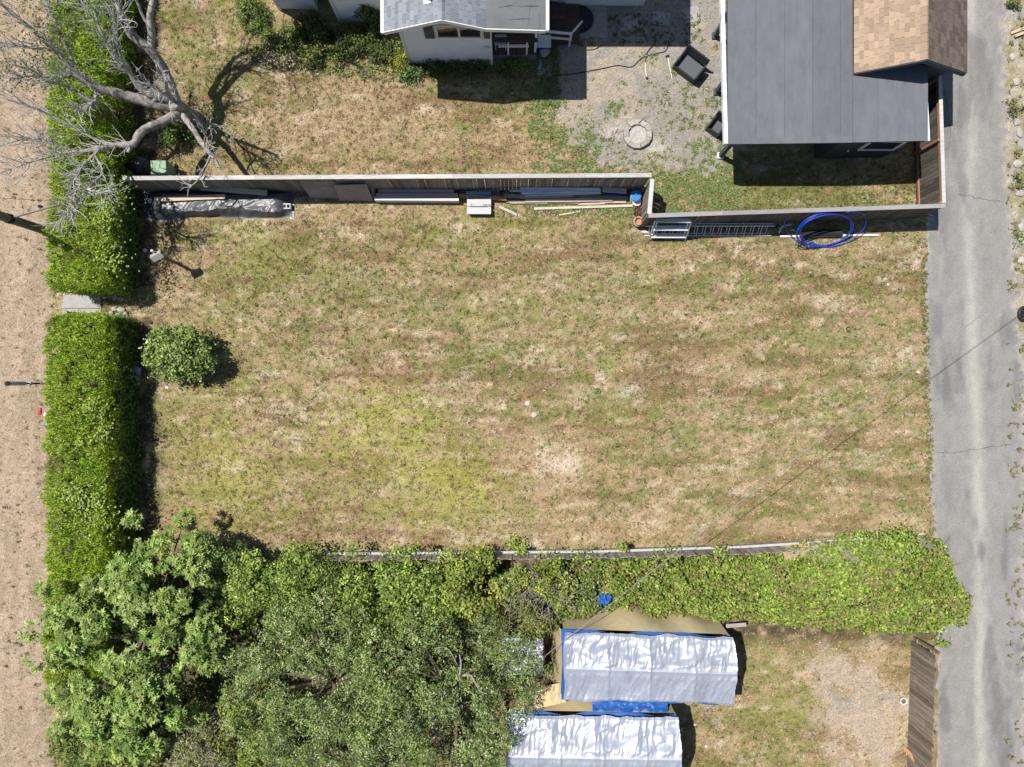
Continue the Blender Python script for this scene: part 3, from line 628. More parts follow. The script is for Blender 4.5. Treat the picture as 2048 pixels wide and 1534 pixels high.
# porch
dk_ = part('porch_deck', MB().bb(-.72,.93,12.46,14.55,.0,.46), M_conc, hs)
for i in range(12): part('deck_board', MB().bb(-.72+i*.1375,-.72+i*.1375+.131,12.42,14.55,.463,.492), M_deck, dk_)
part('skirt_panel', MB().bb(-.72,.93,12.425,12.455,0,.455), mat('grey_skirt', (.17,.17,.175), .9, .15, 4), hs)
rl = part('railing', MB().beam((-.74,12.44,1.60),(.93,12.44,1.60),.17,.04), M_deck, hs)
part('rail', MB().beam((-.5,12.47,1.08),(.62,12.47,1.08),.07,.09), M_white, rl)
for x in (-.14,.55): part('baluster', MB().bb(x-.03,x+.03,12.40,12.46,.495,1.575), M_white, rl)
part('porch_post', MB().bb(.83,.91,12.5,12.58,.493,3.5), M_trim, hs)
solo('porch_table', MB().bb(-.65,-.2,12.55,12.95,.95,.98).bb(-.63,-.6,12.57,12.6,.494,.949).bb(-.25,-.22,12.9,12.93,.494,.949).bb(-.63,-.6,12.9,12.93,.494,.949).bb(-.25,-.22,12.57,12.6,.494,.949), mat('pale_lilac_plastic', (.5,.48,.55), .5), 'small pale side table on the shaded porch deck', 'table')
solo('downspout_box', MB().bb(-1.0,-.78,12.17,12.23,1.35,1.55), M_white, 'white utility box on the siding beside the porch rail', 'utility box')
st = MB()
for i in range(3): st.bb(.95+i*.55,.95+(i+1)*.55-.006,13.05,14.5,0,.40-i*.13)
stp = part('porch_steps', st, M_deck, hs)
for i in range(3):
    for k in range(9): part('step_board', MB().bb(.955+i*.55,.95+(i+1)*.55-.012,13.06+k*.16,13.06+k*.16+.152,.402-i*.13,.425-i*.13), M_deck, stp)
for x, z in ((1.02,1.15),(2.2,.95)): part('step_post', MB().bb(x-.035,x+.035,12.96,13.04,0,z), M_white, hs)
part('step_rail', MB().beam((1.0,13.0,1.14),(2.24,13.0,.92),.07,.07), M_white, hs); part('step_rail', MB().beam((1.0,13.0,.70),(2.2,13.0,.50),.06,.06), M_white, hs)
part('step_rail', MB().beam((2.24,13.04,.93),(2.62,13.5,.85),.06,.06), M_white, hs)
cl = thing('cooler', 'white lidded blue cooler on the ground beside the porch', 'cooler', (1.18,12.98,0))
part('body', MB().bb(.90,1.46,12.76,13.18,0,.36), mat('cooler_blue', (.03,.10,.42), .5, .05), cl); part('lid', MB().bb(.885,1.475,12.745,13.195,.361,.45), M_white, cl)
part('handle', MB().tube([(.89,12.80,.40),(.89,12.74,.43),(1.47,12.74,.43),(1.47,12.80,.40)], .012, 6), M_white, cl)
def rock(name, label, c, d, seed, m, cat='stone', group=None, z0=-.01):
    r = np.random.default_rng(seed); n, k = 12, 7; vs = []
    mb = MB(); prof = [(math.sin(t)*1.0, (1-math.cos(t))/2) for t in np.linspace(.05, math.pi*.97, k)]
    mb.lathe((0,0,0), prof, n)
    out = []
    for v in mb.v:
        a = math.atan2(v[1],v[0]); q = 1+.22*(vnoise(np.array([a*1.5+seed]),np.array([v[2]*3+seed*.7]),3)[0]-.5)*2
        out.append((c[0]+v[0]*d[0]/2*q, c[1]+v[1]*d[1]/2*q, c[2]+z0+v[2]*d[2]))
    mb.v = out; return solo(name, mb, m, label, cat, group)
M_stone = mat('grey_stone', (.33,.31,.29), .9, .3, 9, bump=.5, rnd=.15)
rock('boulder', 'rounded grey boulder between porch and cooler', G(1088,108,0), (.42,.36,.34), 5, M_stone)
mb = MB().lathe(G(1160,40,0), [(.5,.02),(.52,.03),(.52,.08),(.46,.1)], 24); solo('fire_bowl', mb, M_felt, 'dark round low tub on the shaded slab beside porch steps', 'tub')  # plain low dark disc
# shaded slabs and stepping stones
pv = thing('concrete_patio', None, None, G(1180,45,0)); pv['kind'] = 'structure'
part('slab', MB().prism([G(1130,12)[:2],G(1213,12)[:2],G(1215,76)[:2],G(1130,76)[:2]], -.04, .035), M_conc, pv)
part('slab', MB().prism([G(1078,118)[:2],G(1103,116)[:2],G(1104,150)[:2],G(1075,150)[:2]], -.04, .03), M_conc, pv)
GS = 'square stepping slabs in the shade behind the house'
for i, (x, y, w, h_, a, lb) in enumerate(((1258,46,36,30,.08,'square concrete stepping slab nearest the porch patio'),(1322,37,36,27,-.12,'tilted concrete stepping slab in the middle of the row of three'),(1382,30,32,30,.2,'concrete stepping slab at the carport end of the row'))):
    c = G(x,y); solo('stepping_slab', MB().box((c.x,c.y,.0), (w/S,h_/S,.06), rz=a), M_conc, lb, 'paving slab', GS)
# ------------------------------------------------------------------ carport with shed
M_slate = mat('slate_paint', (.045,.052,.062), .7, .15, 4); M_roll = mat('grey_roll_roofing', (.118,.124,.138), .9, .16, 3.2, bump=.2, rnd=.08, stain=.4, stainc=(.155,.163,.18), stretch=(1.2,.5,1))
cp = thing('carport', 'flat grey roofed carport with dark shed underneath, by the alley', 'carport', (9.5, 9.5, 0))
SW, SE = G(1455,287,2.8), G(1856,281,2.8); NW = Vector((7.27,14.6,2.8)); NE = G(1846,150,2.8)
def pan(x0b, x0t, x1b, x1t, yb0, yb1, yt0, yt1, z0, z1, z2, z3): pass
kx = 11.72
def zr(x): return 2.80 + .10*max(0, 1-abs(x-kx)/4.4)*1.0
rsheets = thing; deck = MB()
xs_ = [7.44, 8.42, 9.40, 10.36, 11.30, 11.72]; sy = lambda x: float(np.interp(x,[SW.x,kx,SE.x],[SW.y,(767-284)/S*.8945,SE.y]))
dk0 = MB()
for xa, xb, yt in ((7.46,kx,14.6),(kx,14.30,11.0)):
    dk0.hexa([(xa,sy(xa)+.02,zr(xa)-.20),(xb,sy(xb)+.02,zr(xb)-.20),(xb,yt,zr(xb)-.20),(xa,yt,zr(xa)-.20)], [(xa,sy(xa)+.02,zr(xa)-.012),(xb,sy(xb)+.02,zr(xb)-.012),(xb,yt,zr(xb)-.012),(xa,yt,zr(xa)-.012)])
rdeck = part('roof_deck', dk0, M_slate, cp)
for i in range(5):
    xa, xb = xs_[i], xs_[i+1]; z_ = .0 + .004*(i % 2)
    part('roofing_sheet', MB().hexa([(xa,sy(xa)-.02,zr(xa)-.009+z_),(xb-.011,sy(xb)-.02,zr(xb)-.009+z_),(xb-.011,14.6,zr(xb)-.009+z_),(xa,14.6,zr(xa)-.009+z_)], [(xa,sy(xa)-.02,zr(xa)+.004+z_),(xb-.011,sy(xb)-.02,zr(xb)+.004+z_),(xb-.011,14.6,zr(xb)+.004+z_),(xa,14.6,zr(xa)+.004+z_)]), M_roll, rdeck)
for i, (xa, xb) in enumerate(((11.72,12.62),(12.62,13.5),(13.5,14.34))):
    z_ = .0 + .003*(i % 2)
    part('roofing_sheet', MB().hexa([(xa,sy(xa)-.02,zr(xa)-.009+z_),(xb-.005,sy(xb)-.02,zr(xb)-.009+z_),(xb-.005,10.98,zr(xb)-.009+z_),(xa,10.98,zr(xa)-.009+z_)], [(xa,sy(xa)-.02,zr(xa)+.004+z_),(xb-.005,sy(xb)-.02,zr(xb)+.004+z_),(xb-.005,10.98,zr(xb)+.004+z_),(xa,10.98,zr(xa)+.004+z_)]), M_roll, rdeck)
for i, (xa, xb) in enumerate(((7.45,9.3),(9.3,11.70))):
    part('edge_strip', MB().hexa([(xa,sy(xa)-.03,zr(xa)+.009),(xb-.01,sy(xb)-.03,zr(xb)+.009),(xb-.01,sy(xb)+.2,zr(xb)+.009),(xa,sy(xa)+.2,zr(xa)+.009)], [(xa,sy(xa)-.03,zr(xa)+.016),(xb-.01,sy(xb)-.03,zr(xb)+.016),(xb-.01,sy(xb)+.2,zr(xb)+.016),(xa,sy(xa)+.2,zr(xa)+.016)]), M_roll, rdeck)
part('fascia', MB().hexa([(7.33,sy(7.44),2.62),(7.455,sy(7.44),2.62),(7.30,14.6,2.62),(7.17,14.6,2.62)], [(7.33,sy(7.44),2.81),(7.455,sy(7.44),2.81),(7.30,14.6,2.81),(7.17,14.6,2.81)]), mat('peeling_white_gutter', (.70,.70,.68), .6, .1, 6, stain=.6, stainc=(.25,.25,.25)), cp)
part('gutter', MB().hexa([(14.31,sy(14.3),2.66),(14.42,sy(14.3),2.66),(14.30,10.95,2.66),(14.20,10.95,2.66)], [(14.345,sy(14.3),2.79),(14.44,sy(14.3),2.79),(14.30,10.95,2.79),(14.20,10.95,2.79)]), M_trim, cp)
for x, y in ((8.0,8.75),(7.87,11.2),(7.8,13.35)):
    p_ = part('post', MB().bb(x-.075,x+.075,y-.075,y+.075,.10,2.6), M_bluegrey, cp)
    part('footing', MB().bb(x-.12,x+.12,y-.12,y+.12,-.02,.10), M_white if y < 9 else M_bluegrey, p_)
    part('brace', MB().beam((x,y+.08,1.9),(x,y+.66,2.58),.09,.09), M_bluegrey, p_)
part('beam', MB().bb(7.80,7.96,8.5,14.4,2.601,2.66), M_slate, cp)
part('shed_wall', MB().bb(11.6,14.25,8.69,11.0,0,2.55), M_slate, cp)
cl_ = MB()
for k in range(13): cl_.bb(11.62,14.23,8.672,8.688,.05+k*.19,.05+k*.19+.172)
part('shed_siding', cl_, M_slate, cp, kind='stuff')
wf = MB()
for b in ((12.78,14.12,1.02,1.12),(12.78,14.12,1.9,2.0),(12.78,12.88,1.121,1.899),(14.02,14.12,1.121,1.899)): wf.bb(b[0],b[1],8.62,8.69,b[2],b[3])
w3 = part('window', wf, M_trim, cp); part('pane', MB().bb(12.881,14.019,8.64,8.655,1.121,1.899), M_glass, w3)
dr = part('door', MB().bb(11.75,12.55,8.64,8.671,.03,2.05), mat('dark_door', (.06,.065,.07), .6), cp); part('handle', MB().box((12.45,8.62,1.0), (.06,.05,.06)), M_white, dr)
# ------------------------------------------------------------------ garage
gr_ = thing('garage', 'brown shingled gable garage overhanging the carport roof', 'garage', (13.6, 12.5, 0))
gl, gg, grr = Vector((11.73,10.65,2.98)), Vector((13.6,10.65,4.0)), Vector((15.57,10.55,2.98))
part('wall', MB().bb(12.0,15.35,11.03,16.5,0,2.85), M_slate, gr_)
part('gable_wall', ypoly([(12.0,2.852),(15.35,2.852),(15.35,2.93),(13.6,3.84),(12.0,2.95)], 11.03, 11.12), M_slate, gr_)
rb = MB()
for a, b in ((gl,gg),(gg,grr)): s_ = wingslab(Vector((a.x,0,a.z)), Vector((b.x,0,b.z)), 10.66, 16.5, .1); rb.add(s_.v, s_.f)
grf = part('roof', rb, M_felt, gr_)
shingles(grf, gl, gg, 10.63, 13.2, M_shb, .152, .262, 11); shingles(grf, grr, gg, 10.63, 13.2, M_shb_shade, .16, .262, 12, .02)
for i in range(9): part('ridge_cap', MB().hexa([(gg.x-.16,10.63+i*.29,gg.z-.05),(gg.x+.14,10.63+i*.29,gg.z-.05),(gg.x+.14,10.915+i*.29,gg.z-.05),(gg.x-.16,10.915+i*.29,gg.z-.05)], [(gg.x-.02,10.63+i*.29,gg.z+.055),(gg.x+.02,10.63+i*.29,gg.z+.055),(gg.x+.02,10.915+i*.29,gg.z+.048),(gg.x-.02,10.915+i*.29,gg.z+.048)]), M_shb, grf)
for a, b in ((gl,gg),(gg,grr)): part('barge_board', MB().hexa([(a.x,10.60,a.z-.2),(b.x,10.60,b.z-.2),(b.x,10.627,b.z-.2),(a.x,10.627,a.z-.2)], [(a.x,10.60,a.z+.0),(b.x,10.60,b.z+.0),(b.x,10.627,b.z+.0),(a.x,10.627,a.z+.0)]), M_slate, gr_)
# ------------------------------------------------------------------ back yard things
fpc = G(1274,270); fpit = thing('fire_pit', 'round fire pit ring of pale concrete blocks filled with ash', 'fire pit', fpc)
M_block = mat('pale_block', (.34,.32,.285), .92, .18, 9, bump=.5, rnd=.16, stain=.4, stainc=(.16,.15,.14))
mb = MB(); a = math.pi/12*.96
ri, ro = .36, .575
mb.hexa([(ri*math.cos(t),ri*math.sin(t),0) for t in (-a,)]+[(ro*math.cos(-a),ro*math.sin(-a),0),(ro*math.cos(a),ro*math.sin(a),0),(ri*math.cos(a),ri*math.sin(a),0)],
        [((ri+.01)*math.cos(-a),(ri+.01)*math.sin(-a),.17),((ro-.015)*math.cos(-a*.97),(ro-.015)*math.sin(-a*.97),.17),((ro-.015)*math.cos(a*.97),(ro-.015)*math.sin(a*.97),.17),((ri+.01)*math.cos(a),(ri+.01)*math.sin(a),.17)])
me = bpy.data.meshes.new('block'); me.from_pydata(mb.v, [], mb.f); me.update(); me.materials.append(M_block); r = random.Random(4)
for k in range(12):
    o = link('block', me, None, fpit); o.rotation_euler = (r.uniform(-.02,.02), r.uniform(-.02,.02), k*math.pi/6+r.uniform(-.02,.02)); o.location = (r.uniform(-.012,.012), r.uniform(-.012,.012), 0)
gx, gy = np.meshgrid(np.linspace(-1,1,40), np.linspace(-1,1,40)); rr = np.hypot(gx,gy); z = .02+.06*fbm(gx*4+9,gy*4+9,3,5)+.01*rr
ii = np.arange(1600).reshape(40,40); qd = np.stack([ii[:-1,:-1],ii[:-1,1:],ii[1:,1:],ii[1:,:-1]],-1).reshape(-1,4)
qd = qd[(rr.ravel()[qd] < 1.0).all(1)]
npmesh('ash_bed', np.stack([gx.ravel()*.42+fpc.x, gy.ravel()*.42+fpc.y, z.ravel()], -1), qd, mat('pale_ash', (.37,.36,.335), .95, .3, 12, bump=.6), fpit, smooth=True)
M_char = mat('charred_wood', (.2,.14,.11), .9, .4, 8)
solo('firewood', MB().tube([G(1277,246,.19), G(1290,235,.19)], .02, 7), M_char, 'pink brown stick lying over the fire pit rim', 'stick')
solo('charred_stick', MB().tube([G(1228,268,.03), G(1235,256,.04)], .022, 7), mat('pale_burnt_wood', (.5,.38,.3), .9), 'short half burnt stick beside the fire pit ash', 'stick')
M_wick = mat('black_resin', (.018,.02,.024), .45, .2, 30, bump=.2, spec=.45); M_seat = mat('charcoal_seat', (.085,.09,.10), .6, .12, 20)
def armchair(name, label, c, w, d, rz, cat):
    t = thing(name, label, cat, c, rz=rz)
    def P(n, b, m, lab=None):
        mb = MB()
        for q in b: mb.bb(*q)
        me = bpy.data.meshes.new(n); me.from_pydata(mb.v, [], mb.f); me.update(); o = link(n, me, m, t)
    w2, d2 = w/2, d/2
    mb = MB().hexa([(-w2,d2-.07,.04),(w2,d2-.07,.04),(w2,d2,.04),(-w2,d2,.04)], [(-w2,d2+.03,.72),(w2,d2+.03,.72),(w2,d2+.08,.72),(-w2,d2+.08,.72)])
    me = bpy.data.meshes.new('backrest'); me.from_pydata(mb.v, [], mb.f); me.update(); link('backrest', me, M_wick, t)
    for s in (-1,1): P('arm', [(s*w2-(.06 if s>0 else 0),s*w2+(.06 if s<0 else 0),-d2,d2-.071,.04,.56)], M_wick)
    P('front_panel', [(-w2+.061,w2-.061,-d2,-d2+.05,.04,.36)], M_wick)
    P('seat', [(-w2+.061,w2-.061,-d2+.051,d2-.071,.22,.30)], M_seat)
    for sx in (-1,1):
        for sy_ in (-1,1): P('leg', [(sx*(w2-.04)-.025,sx*(w2-.04)+.025,sy_*(d2-.05)-.025,sy_*(d2-.05)+.025,0,.039)], M_wick)
    return t
c = G(1380,131,.35); c.z = 0
armchair('patio_loveseat', 'wide black resin patio loveseat with charcoal seat near the carport', c, 1.02, .72, R(-37.5), 'loveseat')
c = G(1434,251,.35); c.z = 0
armchair('patio_chair', 'small black resin patio armchair tucked beside the carport eave', c, .56, .54, R(-36), 'armchair')
M_hose = mat('black_rubber', (.02,.02,.022), .5, .2, 8)
def spline(pts, n=8):
    pts = [Vector(p) for p in pts]; P = [pts[0]*2-pts[1]]+pts+[pts[-1]*2-pts[-2]]; out = []
    for i in range(1, len(P)-2):
        for k in range(n):
            t = k/n; a, b, c, d = P[i-1], P[i], P[i+1], P[i+2]
            out.append(.5*((2*b)+(c-a)*t+(2*a-5*b+4*c-d)*t*t+(3*b-a-3*c+d)*t*t*t))
    return out+[pts[-1]]
gh = thing('garden_hose', 'black garden hose snaking over the gravel to a sprinkler wand', 'hose', G(1240,134))
part('hose', MB().tube(spline([G(x,y,.02) for x,y in ((1112,151),(1150,147),(1178,142),(1205,137),(1235,131),(1262,134),(1276,123),(1290,113),(1312,107),(1330,102),(1337,90))]), .017, 7), M_hose, gh, smooth=True)
part('hose', MB().tube(spline([G(x,y,.035) for x,y in ((1305,92),(1296,102),(1292,114),(1291,125))]), .016, 7), M_hose, gh, smooth=True)
part('wand', MB().tube(spline([G(x,y,.03) for x,y in ((1291,125),(1291,139),(1293,153))]), .014, 7), M_white, gh, smooth=True)
part('sprinkler_head', MB().lathe(G(1294,157), [(.04,0),(.05,.03),(.03,.06)], 10), M_hose, gh)
gr = thing('garden_rake', 'thin pale handled tool lying on the gravel beside the loveseat', 'tool', G(1340,134))
part('handle', MB().tube([G(1336,117,.03), G(1344,156,.02)], .013, 7), M_white, gr); part('head', MB().box(G(1335,112,.025), (.14,.07,.05), rz=.5), M_hose, gr)
solo('hose_end', MB().tube(spline([G(x,y,.02) for x,y in ((1174,100),(1186,99),(1196,95),(1202,90))]), .016, 7), M_hose, 'short black hose end curling out from the house shadow', 'hose', smooth=True)
# behind the fence at left
g0 = G0(326,341,.5); gb = thing('green_bin', 'pale green plastic bin behind the grey fence by the dead tree', 'bin', g0)
M_binL = mat('faded_green_plastic', (.20,.31,.20), .55, .1, 4)
mb = MB(); w = .30
part('body', MB().hexa([(g0.x-w+.04,g0.y-.2,0),(g0.x+w-.04,g0.y-.2,0),(g0.x+w-.04,g0.y+.24,0),(g0.x-w+.04,g0.y+.24,0)], [(g0.x-w,g0.y-.23,.78),(g0.x+w,g0.y-.23,.78),(g0.x+w,g0.y+.27,.78),(g0.x-w,g0.y+.27,.78)]), M_binL, gb)
part('lid', MB().hexa([(g0.x-w-.02,g0.y-.25,.781),(g0.x+w+.02,g0.y-.25,.781),(g0.x+w+.02,g0.y+.29,.781),(g0.x-w-.02,g0.y+.29,.781)], [(g0.x-w+.02,g0.y-.22,.85),(g0.x+w-.02,g0.y-.22,.85),(g0.x+w-.02,g0.y+.26,.87),(g0.x-w+.02,g0.y+.26,.87)]), M_binL, gb)
part('wheel', MB().tube([(g0.x-w+.02,g0.y+.3,.08),(g0.x-w+.08,g0.y+.3,.08)], .08, 10), M_hose, gb); part('wheel', MB().tube([(g0.x+w-.08,g0.y+.3,.08),(g0.x+w-.02,g0.y+.3,.08)], .08, 10), M_hose, gb)
M_bag = mat('glossy_black_plastic', (.022,.024,.028), .25, .2, 6, spec=.7)
def cloth(name, W, D, nx, ny, zf, m, parent=None, **k): pass
def sack(name, label, c, rx, ry, rz_, seed, m, cat):
    n, kk = 28, 16; mb = MB(); mb.lathe((0,0,0), [(math.sin(t), (1-math.cos(t))/2) for t in np.linspace(.08, math.pi*.98, kk)], n)
    out = []
    for v in mb.v:
        a = math.atan2(v[1], v[0]); q = .8+.4*float(fbm(np.array([math.cos(a)*2.2+seed+v[2]*2]), np.array([math.sin(a)*2.2+v[2]*3]), 3, seed)[0])
        out.append((c.x+v[0]*rx*q, c.y+v[1]*ry*q, v[2]*rz_))
    mb.v = out; return solo(name, mb, m, label, cat)
sack('bin_bag', 'shiny black bin bag in the shade between hedge and green bin', G(289,336), .40, .36, .6, 3, M_bag, 'bin bag')
# ---- tarp covered pile: a draped sheet over a low stack
def tarp_grid(name, parent, u0, u1, v0, v1, nx, ny, zfun, m, smooth=True, kind=None):
    uu, vv = np.meshgrid(np.linspace(u0,u1,nx), np.linspace(v0,v1,ny)); X, Y, Z = zfun(uu, vv)
    ii = np.arange(nx*ny).reshape(ny,nx); q = np.stack([ii[1:,:-1],ii[1:,1:],ii[:-1,1:],ii[:-1,:-1]],-1).reshape(-1,4)
    return npmesh(name, np.stack([X.ravel(),Y.ravel(),Z.ravel()],-1), q, m, parent, smooth=smooth, kind=kind)
def ridged(x, y, seed): return 1-np.abs(2*fbm(x, y, 3, seed)-1)*1.6
M_blacktarp = mat('black_tarpaulin', (.07,.075,.085), .42, .25, 5, spec=.6)
tp = thing('covered_pile', 'lumber pile under wrinkled shiny black plastic sheeting along the fence', 'covered pile', G(440,405))
def pile(u, v):
    # ground pixels (of the sheet at about .4 m)
    top_e = 381+2*np.sin(u/60); bot_e = 436+4*np.sin(u/47+1)+5*(fbm(u/30,u*0,2,201)-.5)*2 - 3*sstep(u,330,300)
    t = (v-0)/1.0; vv = top_e+(bot_e-top_e)*t
    prof = sstep(t,0,.12)*sstep(1-t,0,.34+.10*np.sin(u/23))*sstep(u,292,325)*sstep(586-u,0,36)
    h = .015+.42*prof*(.85+.25*fbm(u/70,t*2,2,202))
    wr = .050*ridged(u/34+t*.8, t*2.6+u/90, 203)+.016*ridged(u/11+t*1.6, t*1.6, 204)
    wr = wr + .055*ridged(u/20-t*1.5, t*1.4+u/70, 205)*sstep(t,.5,.75)
    h = np.maximum(h+(wr-.05)*(.12+.88*prof), .008)
    k = (1-h/H)/S
    return (u-CX)*k, (CY-vv)*k, h
tarp_grid('sheet', tp, 288, 588, 0, 1, 230, 64, pile, M_blacktarp)
part('lumber', MB().bb(*[(310-CX)/S*.99,(560-CX)/S*.99,(CY-414)/S*.99,(CY-392)/S*.99,0,.17]), M_post, tp)
M_plank = mat('pale_plank', (.50,.38,.29), .8, .25, 4, stretch=(.7,6,6), rnd=.12, stain=.3, stainc=(.3,.24,.2)); M_plankg = mat('grey_plank', (.38,.34,.31), .85, .25, 4, stretch=(.7,6,6), rnd=.15, stain=.3, stainc=(.2,.18,.16))
def plank(a, b, w, t, m, label, cat='plank', name='plank', group=None):
    return solo(name, MB().beam(a, b, w, t), m, label, cat, group)
plank(G(314,399,.52), G(450,393,.52), .17, .045, M_plank, 'pale plank weighing down the left half of the black tarp')
plank(G(400,375,.52), G(534,386,.52), .20, .05, M_plank, 'longer plank on the black tarp nearest the fence')
plank(G(402,377,.56), G(466,379,.56), .13, .03, M_plankg, 'short grey plank on top of the longer tarp plank')
bk = thing('cinder_block', 'pale cinder block holding down the right end of the black tarp', 'cinder block', G(576,415))
c = G(576,415); cb = MB(); 
for q in ((-.2,.2,-.1,-.065),(-.2,.2,.065,.1),(-.2,-.165,-.0645,.0645),(.165,.2,-.0645,.0645),(-.018,.018,-.0645,.0645)): cb.bb(c.x+q[0]*.8,c.x+q[1]*.8,c.y+q[2],c.y+q[3],.03,.22)
part('block', cb, mat('pale_cinder', (.55,.54,.52), .9, .15, 10), bk)
rock('rubble', 'small pale chunk of rubble at the shaded left end of the tarp', G(303,402), (.28,.22,.16), 8, mat('pale_rubble', (.5,.51,.53), .9))
# plywood sheets leaning on the fence
for q, m_, lb in (([(598,363,1.4),(732,360,1.45),(744,397,.02),(622,397,.02)], M_ply_g, 'larger grey mottled plywood sheet leaning on the fence'),
                  ([(668,367,1.35),(733,365,1.38),(747,399,.02),(680,398,.02)], mat('brown_grey_plywood', (.32,.27,.235), .85, .18, 4, stretch=(1,5,1)), 'smaller brownish plywood sheet leaning over the larger sheet')):
    p = [G(x,y,h) for x,y,h in q]
    if 'smaller' in lb: p = [v+Vector((0,-.07,0)) for v in p]
    nrm = (p[1]-p[0]).cross(p[3]-p[0]).normalized(); nrm = nrm if nrm.y > 0 else -nrm
    bq = [v+nrm*.018 for v in p]
    solo('plywood_sheet', MB().hexa([bq[3],bq[2],bq[1],bq[0]], [p[3],p[2],p[1],p[0]]), m_, lb, 'plywood sheet')
plank(G(744,374,.5), G(748,396,.05), .12, .05, M_plankg, 'short grey offcut leaning at the end of the plywood sheets')
LUM = 'boards laid along the foot of the fence'
# long boards between plywood and pallet
plank(G(758,383.5,.24), G(908,383.5,.24), .13, .30, M_plankg, 'long shaded plank nearest fence between plywood and step', group=LUM)
plank(G(753,392.5,.20), G(916,392.5,.20), .15, .33, M_plankg, 'middle shaded plank of the three beside the plywood', group=LUM)
plank(G(751,400,.19), G(918,401,.19), .115, .36, mat('weathered_white_board', (.62,.56,.55), .8, .12, 4, stretch=(.6,6,6)), 'long whitish plank with sunlit edge right of the plywood', group=LUM)
# step box of two boards
sb = thing('wooden_step', 'small grey wooden step of two broad boards with weeds in the gap', 'step', G(958,414))
M_stepb = mat('light_grey_board', (.47,.47,.48), .85, .12, 5, stretch=(.6,6,6), stain=.25, stainc=(.3,.3,.3))
for y0_, y1_ in ((398,412.4),(414.4,428)):
    a, b = G(934,y0_,.3), G(982,y1_,.3); part('board', MB().bb(a.x,b.x,b.y,a.y,.262,.30), M_stepb, sb)
for x in (938,978):
    a = G(x,414,.26); part('leg', MB().bb(a.x-.04,a.x+.04,a.y-.24,a.y+.24,0,.261), M_plankg, sb)
for x0_, x1_ in ((934,937),(979,982)):
    a, b = G(x0_,393,.3), G(x1_,398,.3); part('bracket', MB().bb(a.x,b.x,b.y+.004,a.y,.262,.32), M_stepb, sb)
r5 = np.random.default_rng(66); cs = [(r5.uniform(938,985), r5.uniform(412.5,414.5), r5.uniform(.25,.5)) for _ in range(26)]
o = rosettes('step_weeds', cs, r5, (4,6), (.05,.09), ((.14,.16,.06),(.2,.16,.08)), .6); o.location.z = .30
M_orange = mat('orange_brown_timber', (.46,.24,.12), .75, .18, 4, stretch=(.6,6,6))
plank(G(918,391,.20), G(1013,398,.20), .13, .09, M_orange, 'orange brown timber lying behind the grey step', group=LUM)
plank(G(932,385.5,.30), G(982,386.5,.30), .11, .05, mat('blue_painted_board', (.10,.30,.55), .6, .1, 4), 'short bright blue board between orange timber and fence', group=LUM)
plank(G(945,380,.34), G(1000,381,.34), .06, .05, M_post, 'thin dark batten against the fence above the blue board', group=LUM)
solo('timber_bearer', MB().bb(*(lambda a,b:(a.x,b.x,b.y,a.y,0,.16))(G(925,384),G(1000,396))), M_post, 'rough dark bearer under the orange timber', 'timber')
# pile of pipes and lumber
M_pvc = mat('grey_pvc', (.50,.53,.56), .5, .08, 4); M_pvcb = mat('pale_blue_pvc', (.33,.45,.56), .5, .08, 4)
PIPE = 'grey pipes heaped against the fence'
for i, (x0,y0_,h0,x1,y1_,h1,rad,m_,lb) in enumerate(((1040,376,.5,1200,377,.48,.045,M_pvc,'grey pipe on top of the heap closest to fence'),(1020,381,.42,1202,380,.42,.045,M_pvcb,'pale blue pipe second from fence in the heap'),
        (1042,385,.34,1200,384,.36,.045,M_pvc,'grey pipe in the middle of the fence heap'),(1050,391,.26,1202,386,.28,.045,M_pvcb,'pale blue pipe slanting across the middle of the heap'),(1044,388,.30,1150,382,.46,.03,M_pvc,'thin grey pipe crossing the heap at a slant'))):
    solo('pipe', MB().tube([G(x0,y0_,h0), G(x1,y1_,h1)], rad, 10), m_, lb, 'pipe', PIPE, smooth=False)
solo('timber_stack', MB().bb(*(lambda a,b:(a.x,b.x,b.y,a.y,0,.20))(G(1035,377),G(1210,390))), M_post, 'dark timber stack under the heaped grey pipes', 'timber')
for i, (x0,y0_,x1,y1_,h,w,t,m_,lb) in enumerate(((1008,392,1048,393,.12,.13,.1,M_plankg,'short grey board end left of the pipe heap'),(1040,394,1145,391,.18,.12,.06,M_plankg,'shaded grey plank just below the pipe heap'),
        (1140,392,1255,396,.12,.13,.07,mat('dark_plank', (.2,.17,.15), .85, .25, 4),'dark plank running to the buckets below the pipes'),
        (1050,402,1225,399.5,.10,.13,.09,M_plank,'long tan plank in sun along the lumber heap'),(1012,403,1055,403.5,.07,.10,.06,M_plank,'short tan board end at left of the lumber heap'),(1200,403,1252,403,.06,.12,.05,M_plank,'tan plank end near the pink plate'),
        (1020,405,1095,405,.05,.10,.06,M_plankg,'grey board flat in grass at front of the lumber heap'),(1092,404.5,1160,406,.05,.07,.05,M_post,'dark board flat in grass at front of the heap'),
        (1156,408.5,1210,407,.05,.07,.05,M_plank,'short tan batten in the grass before the heap'),(1068,417.5,1265,411.5,.05,.09,.07,mat('pale_post', (.50,.44,.37), .85, .15, 4),'long pale pole lying farthest out from the lumber heap'),
        (998,413,1034,430,.03,.10,.04,M_plankg,'weathered board scrap half sunk in the lawn beside the step'),(1118,430,1160,423,.03,.06,.03,M_plank,'rotten tan lath in the lawn below the pale pole'))):
    plank(G(x0,y0_,h), G(x1,y1_,h), w, t, m_, lb, group=LUM)
plank(G(1205,379,.40), G(1253,382,.40), .19, .03, M_plankg, 'grey board lying over the end of the pipe heap', group=LUM)
solo('crate', MB().bb(*(lambda a,b:(a.x,b.x,b.y,a.y,0,.30))(G(1207,383),G(1252,392))), mat('royal_blue_plastic', (.01,.035,.35), .5, .1, 5), 'dark blue plastic crate tucked behind the planks', 'crate')
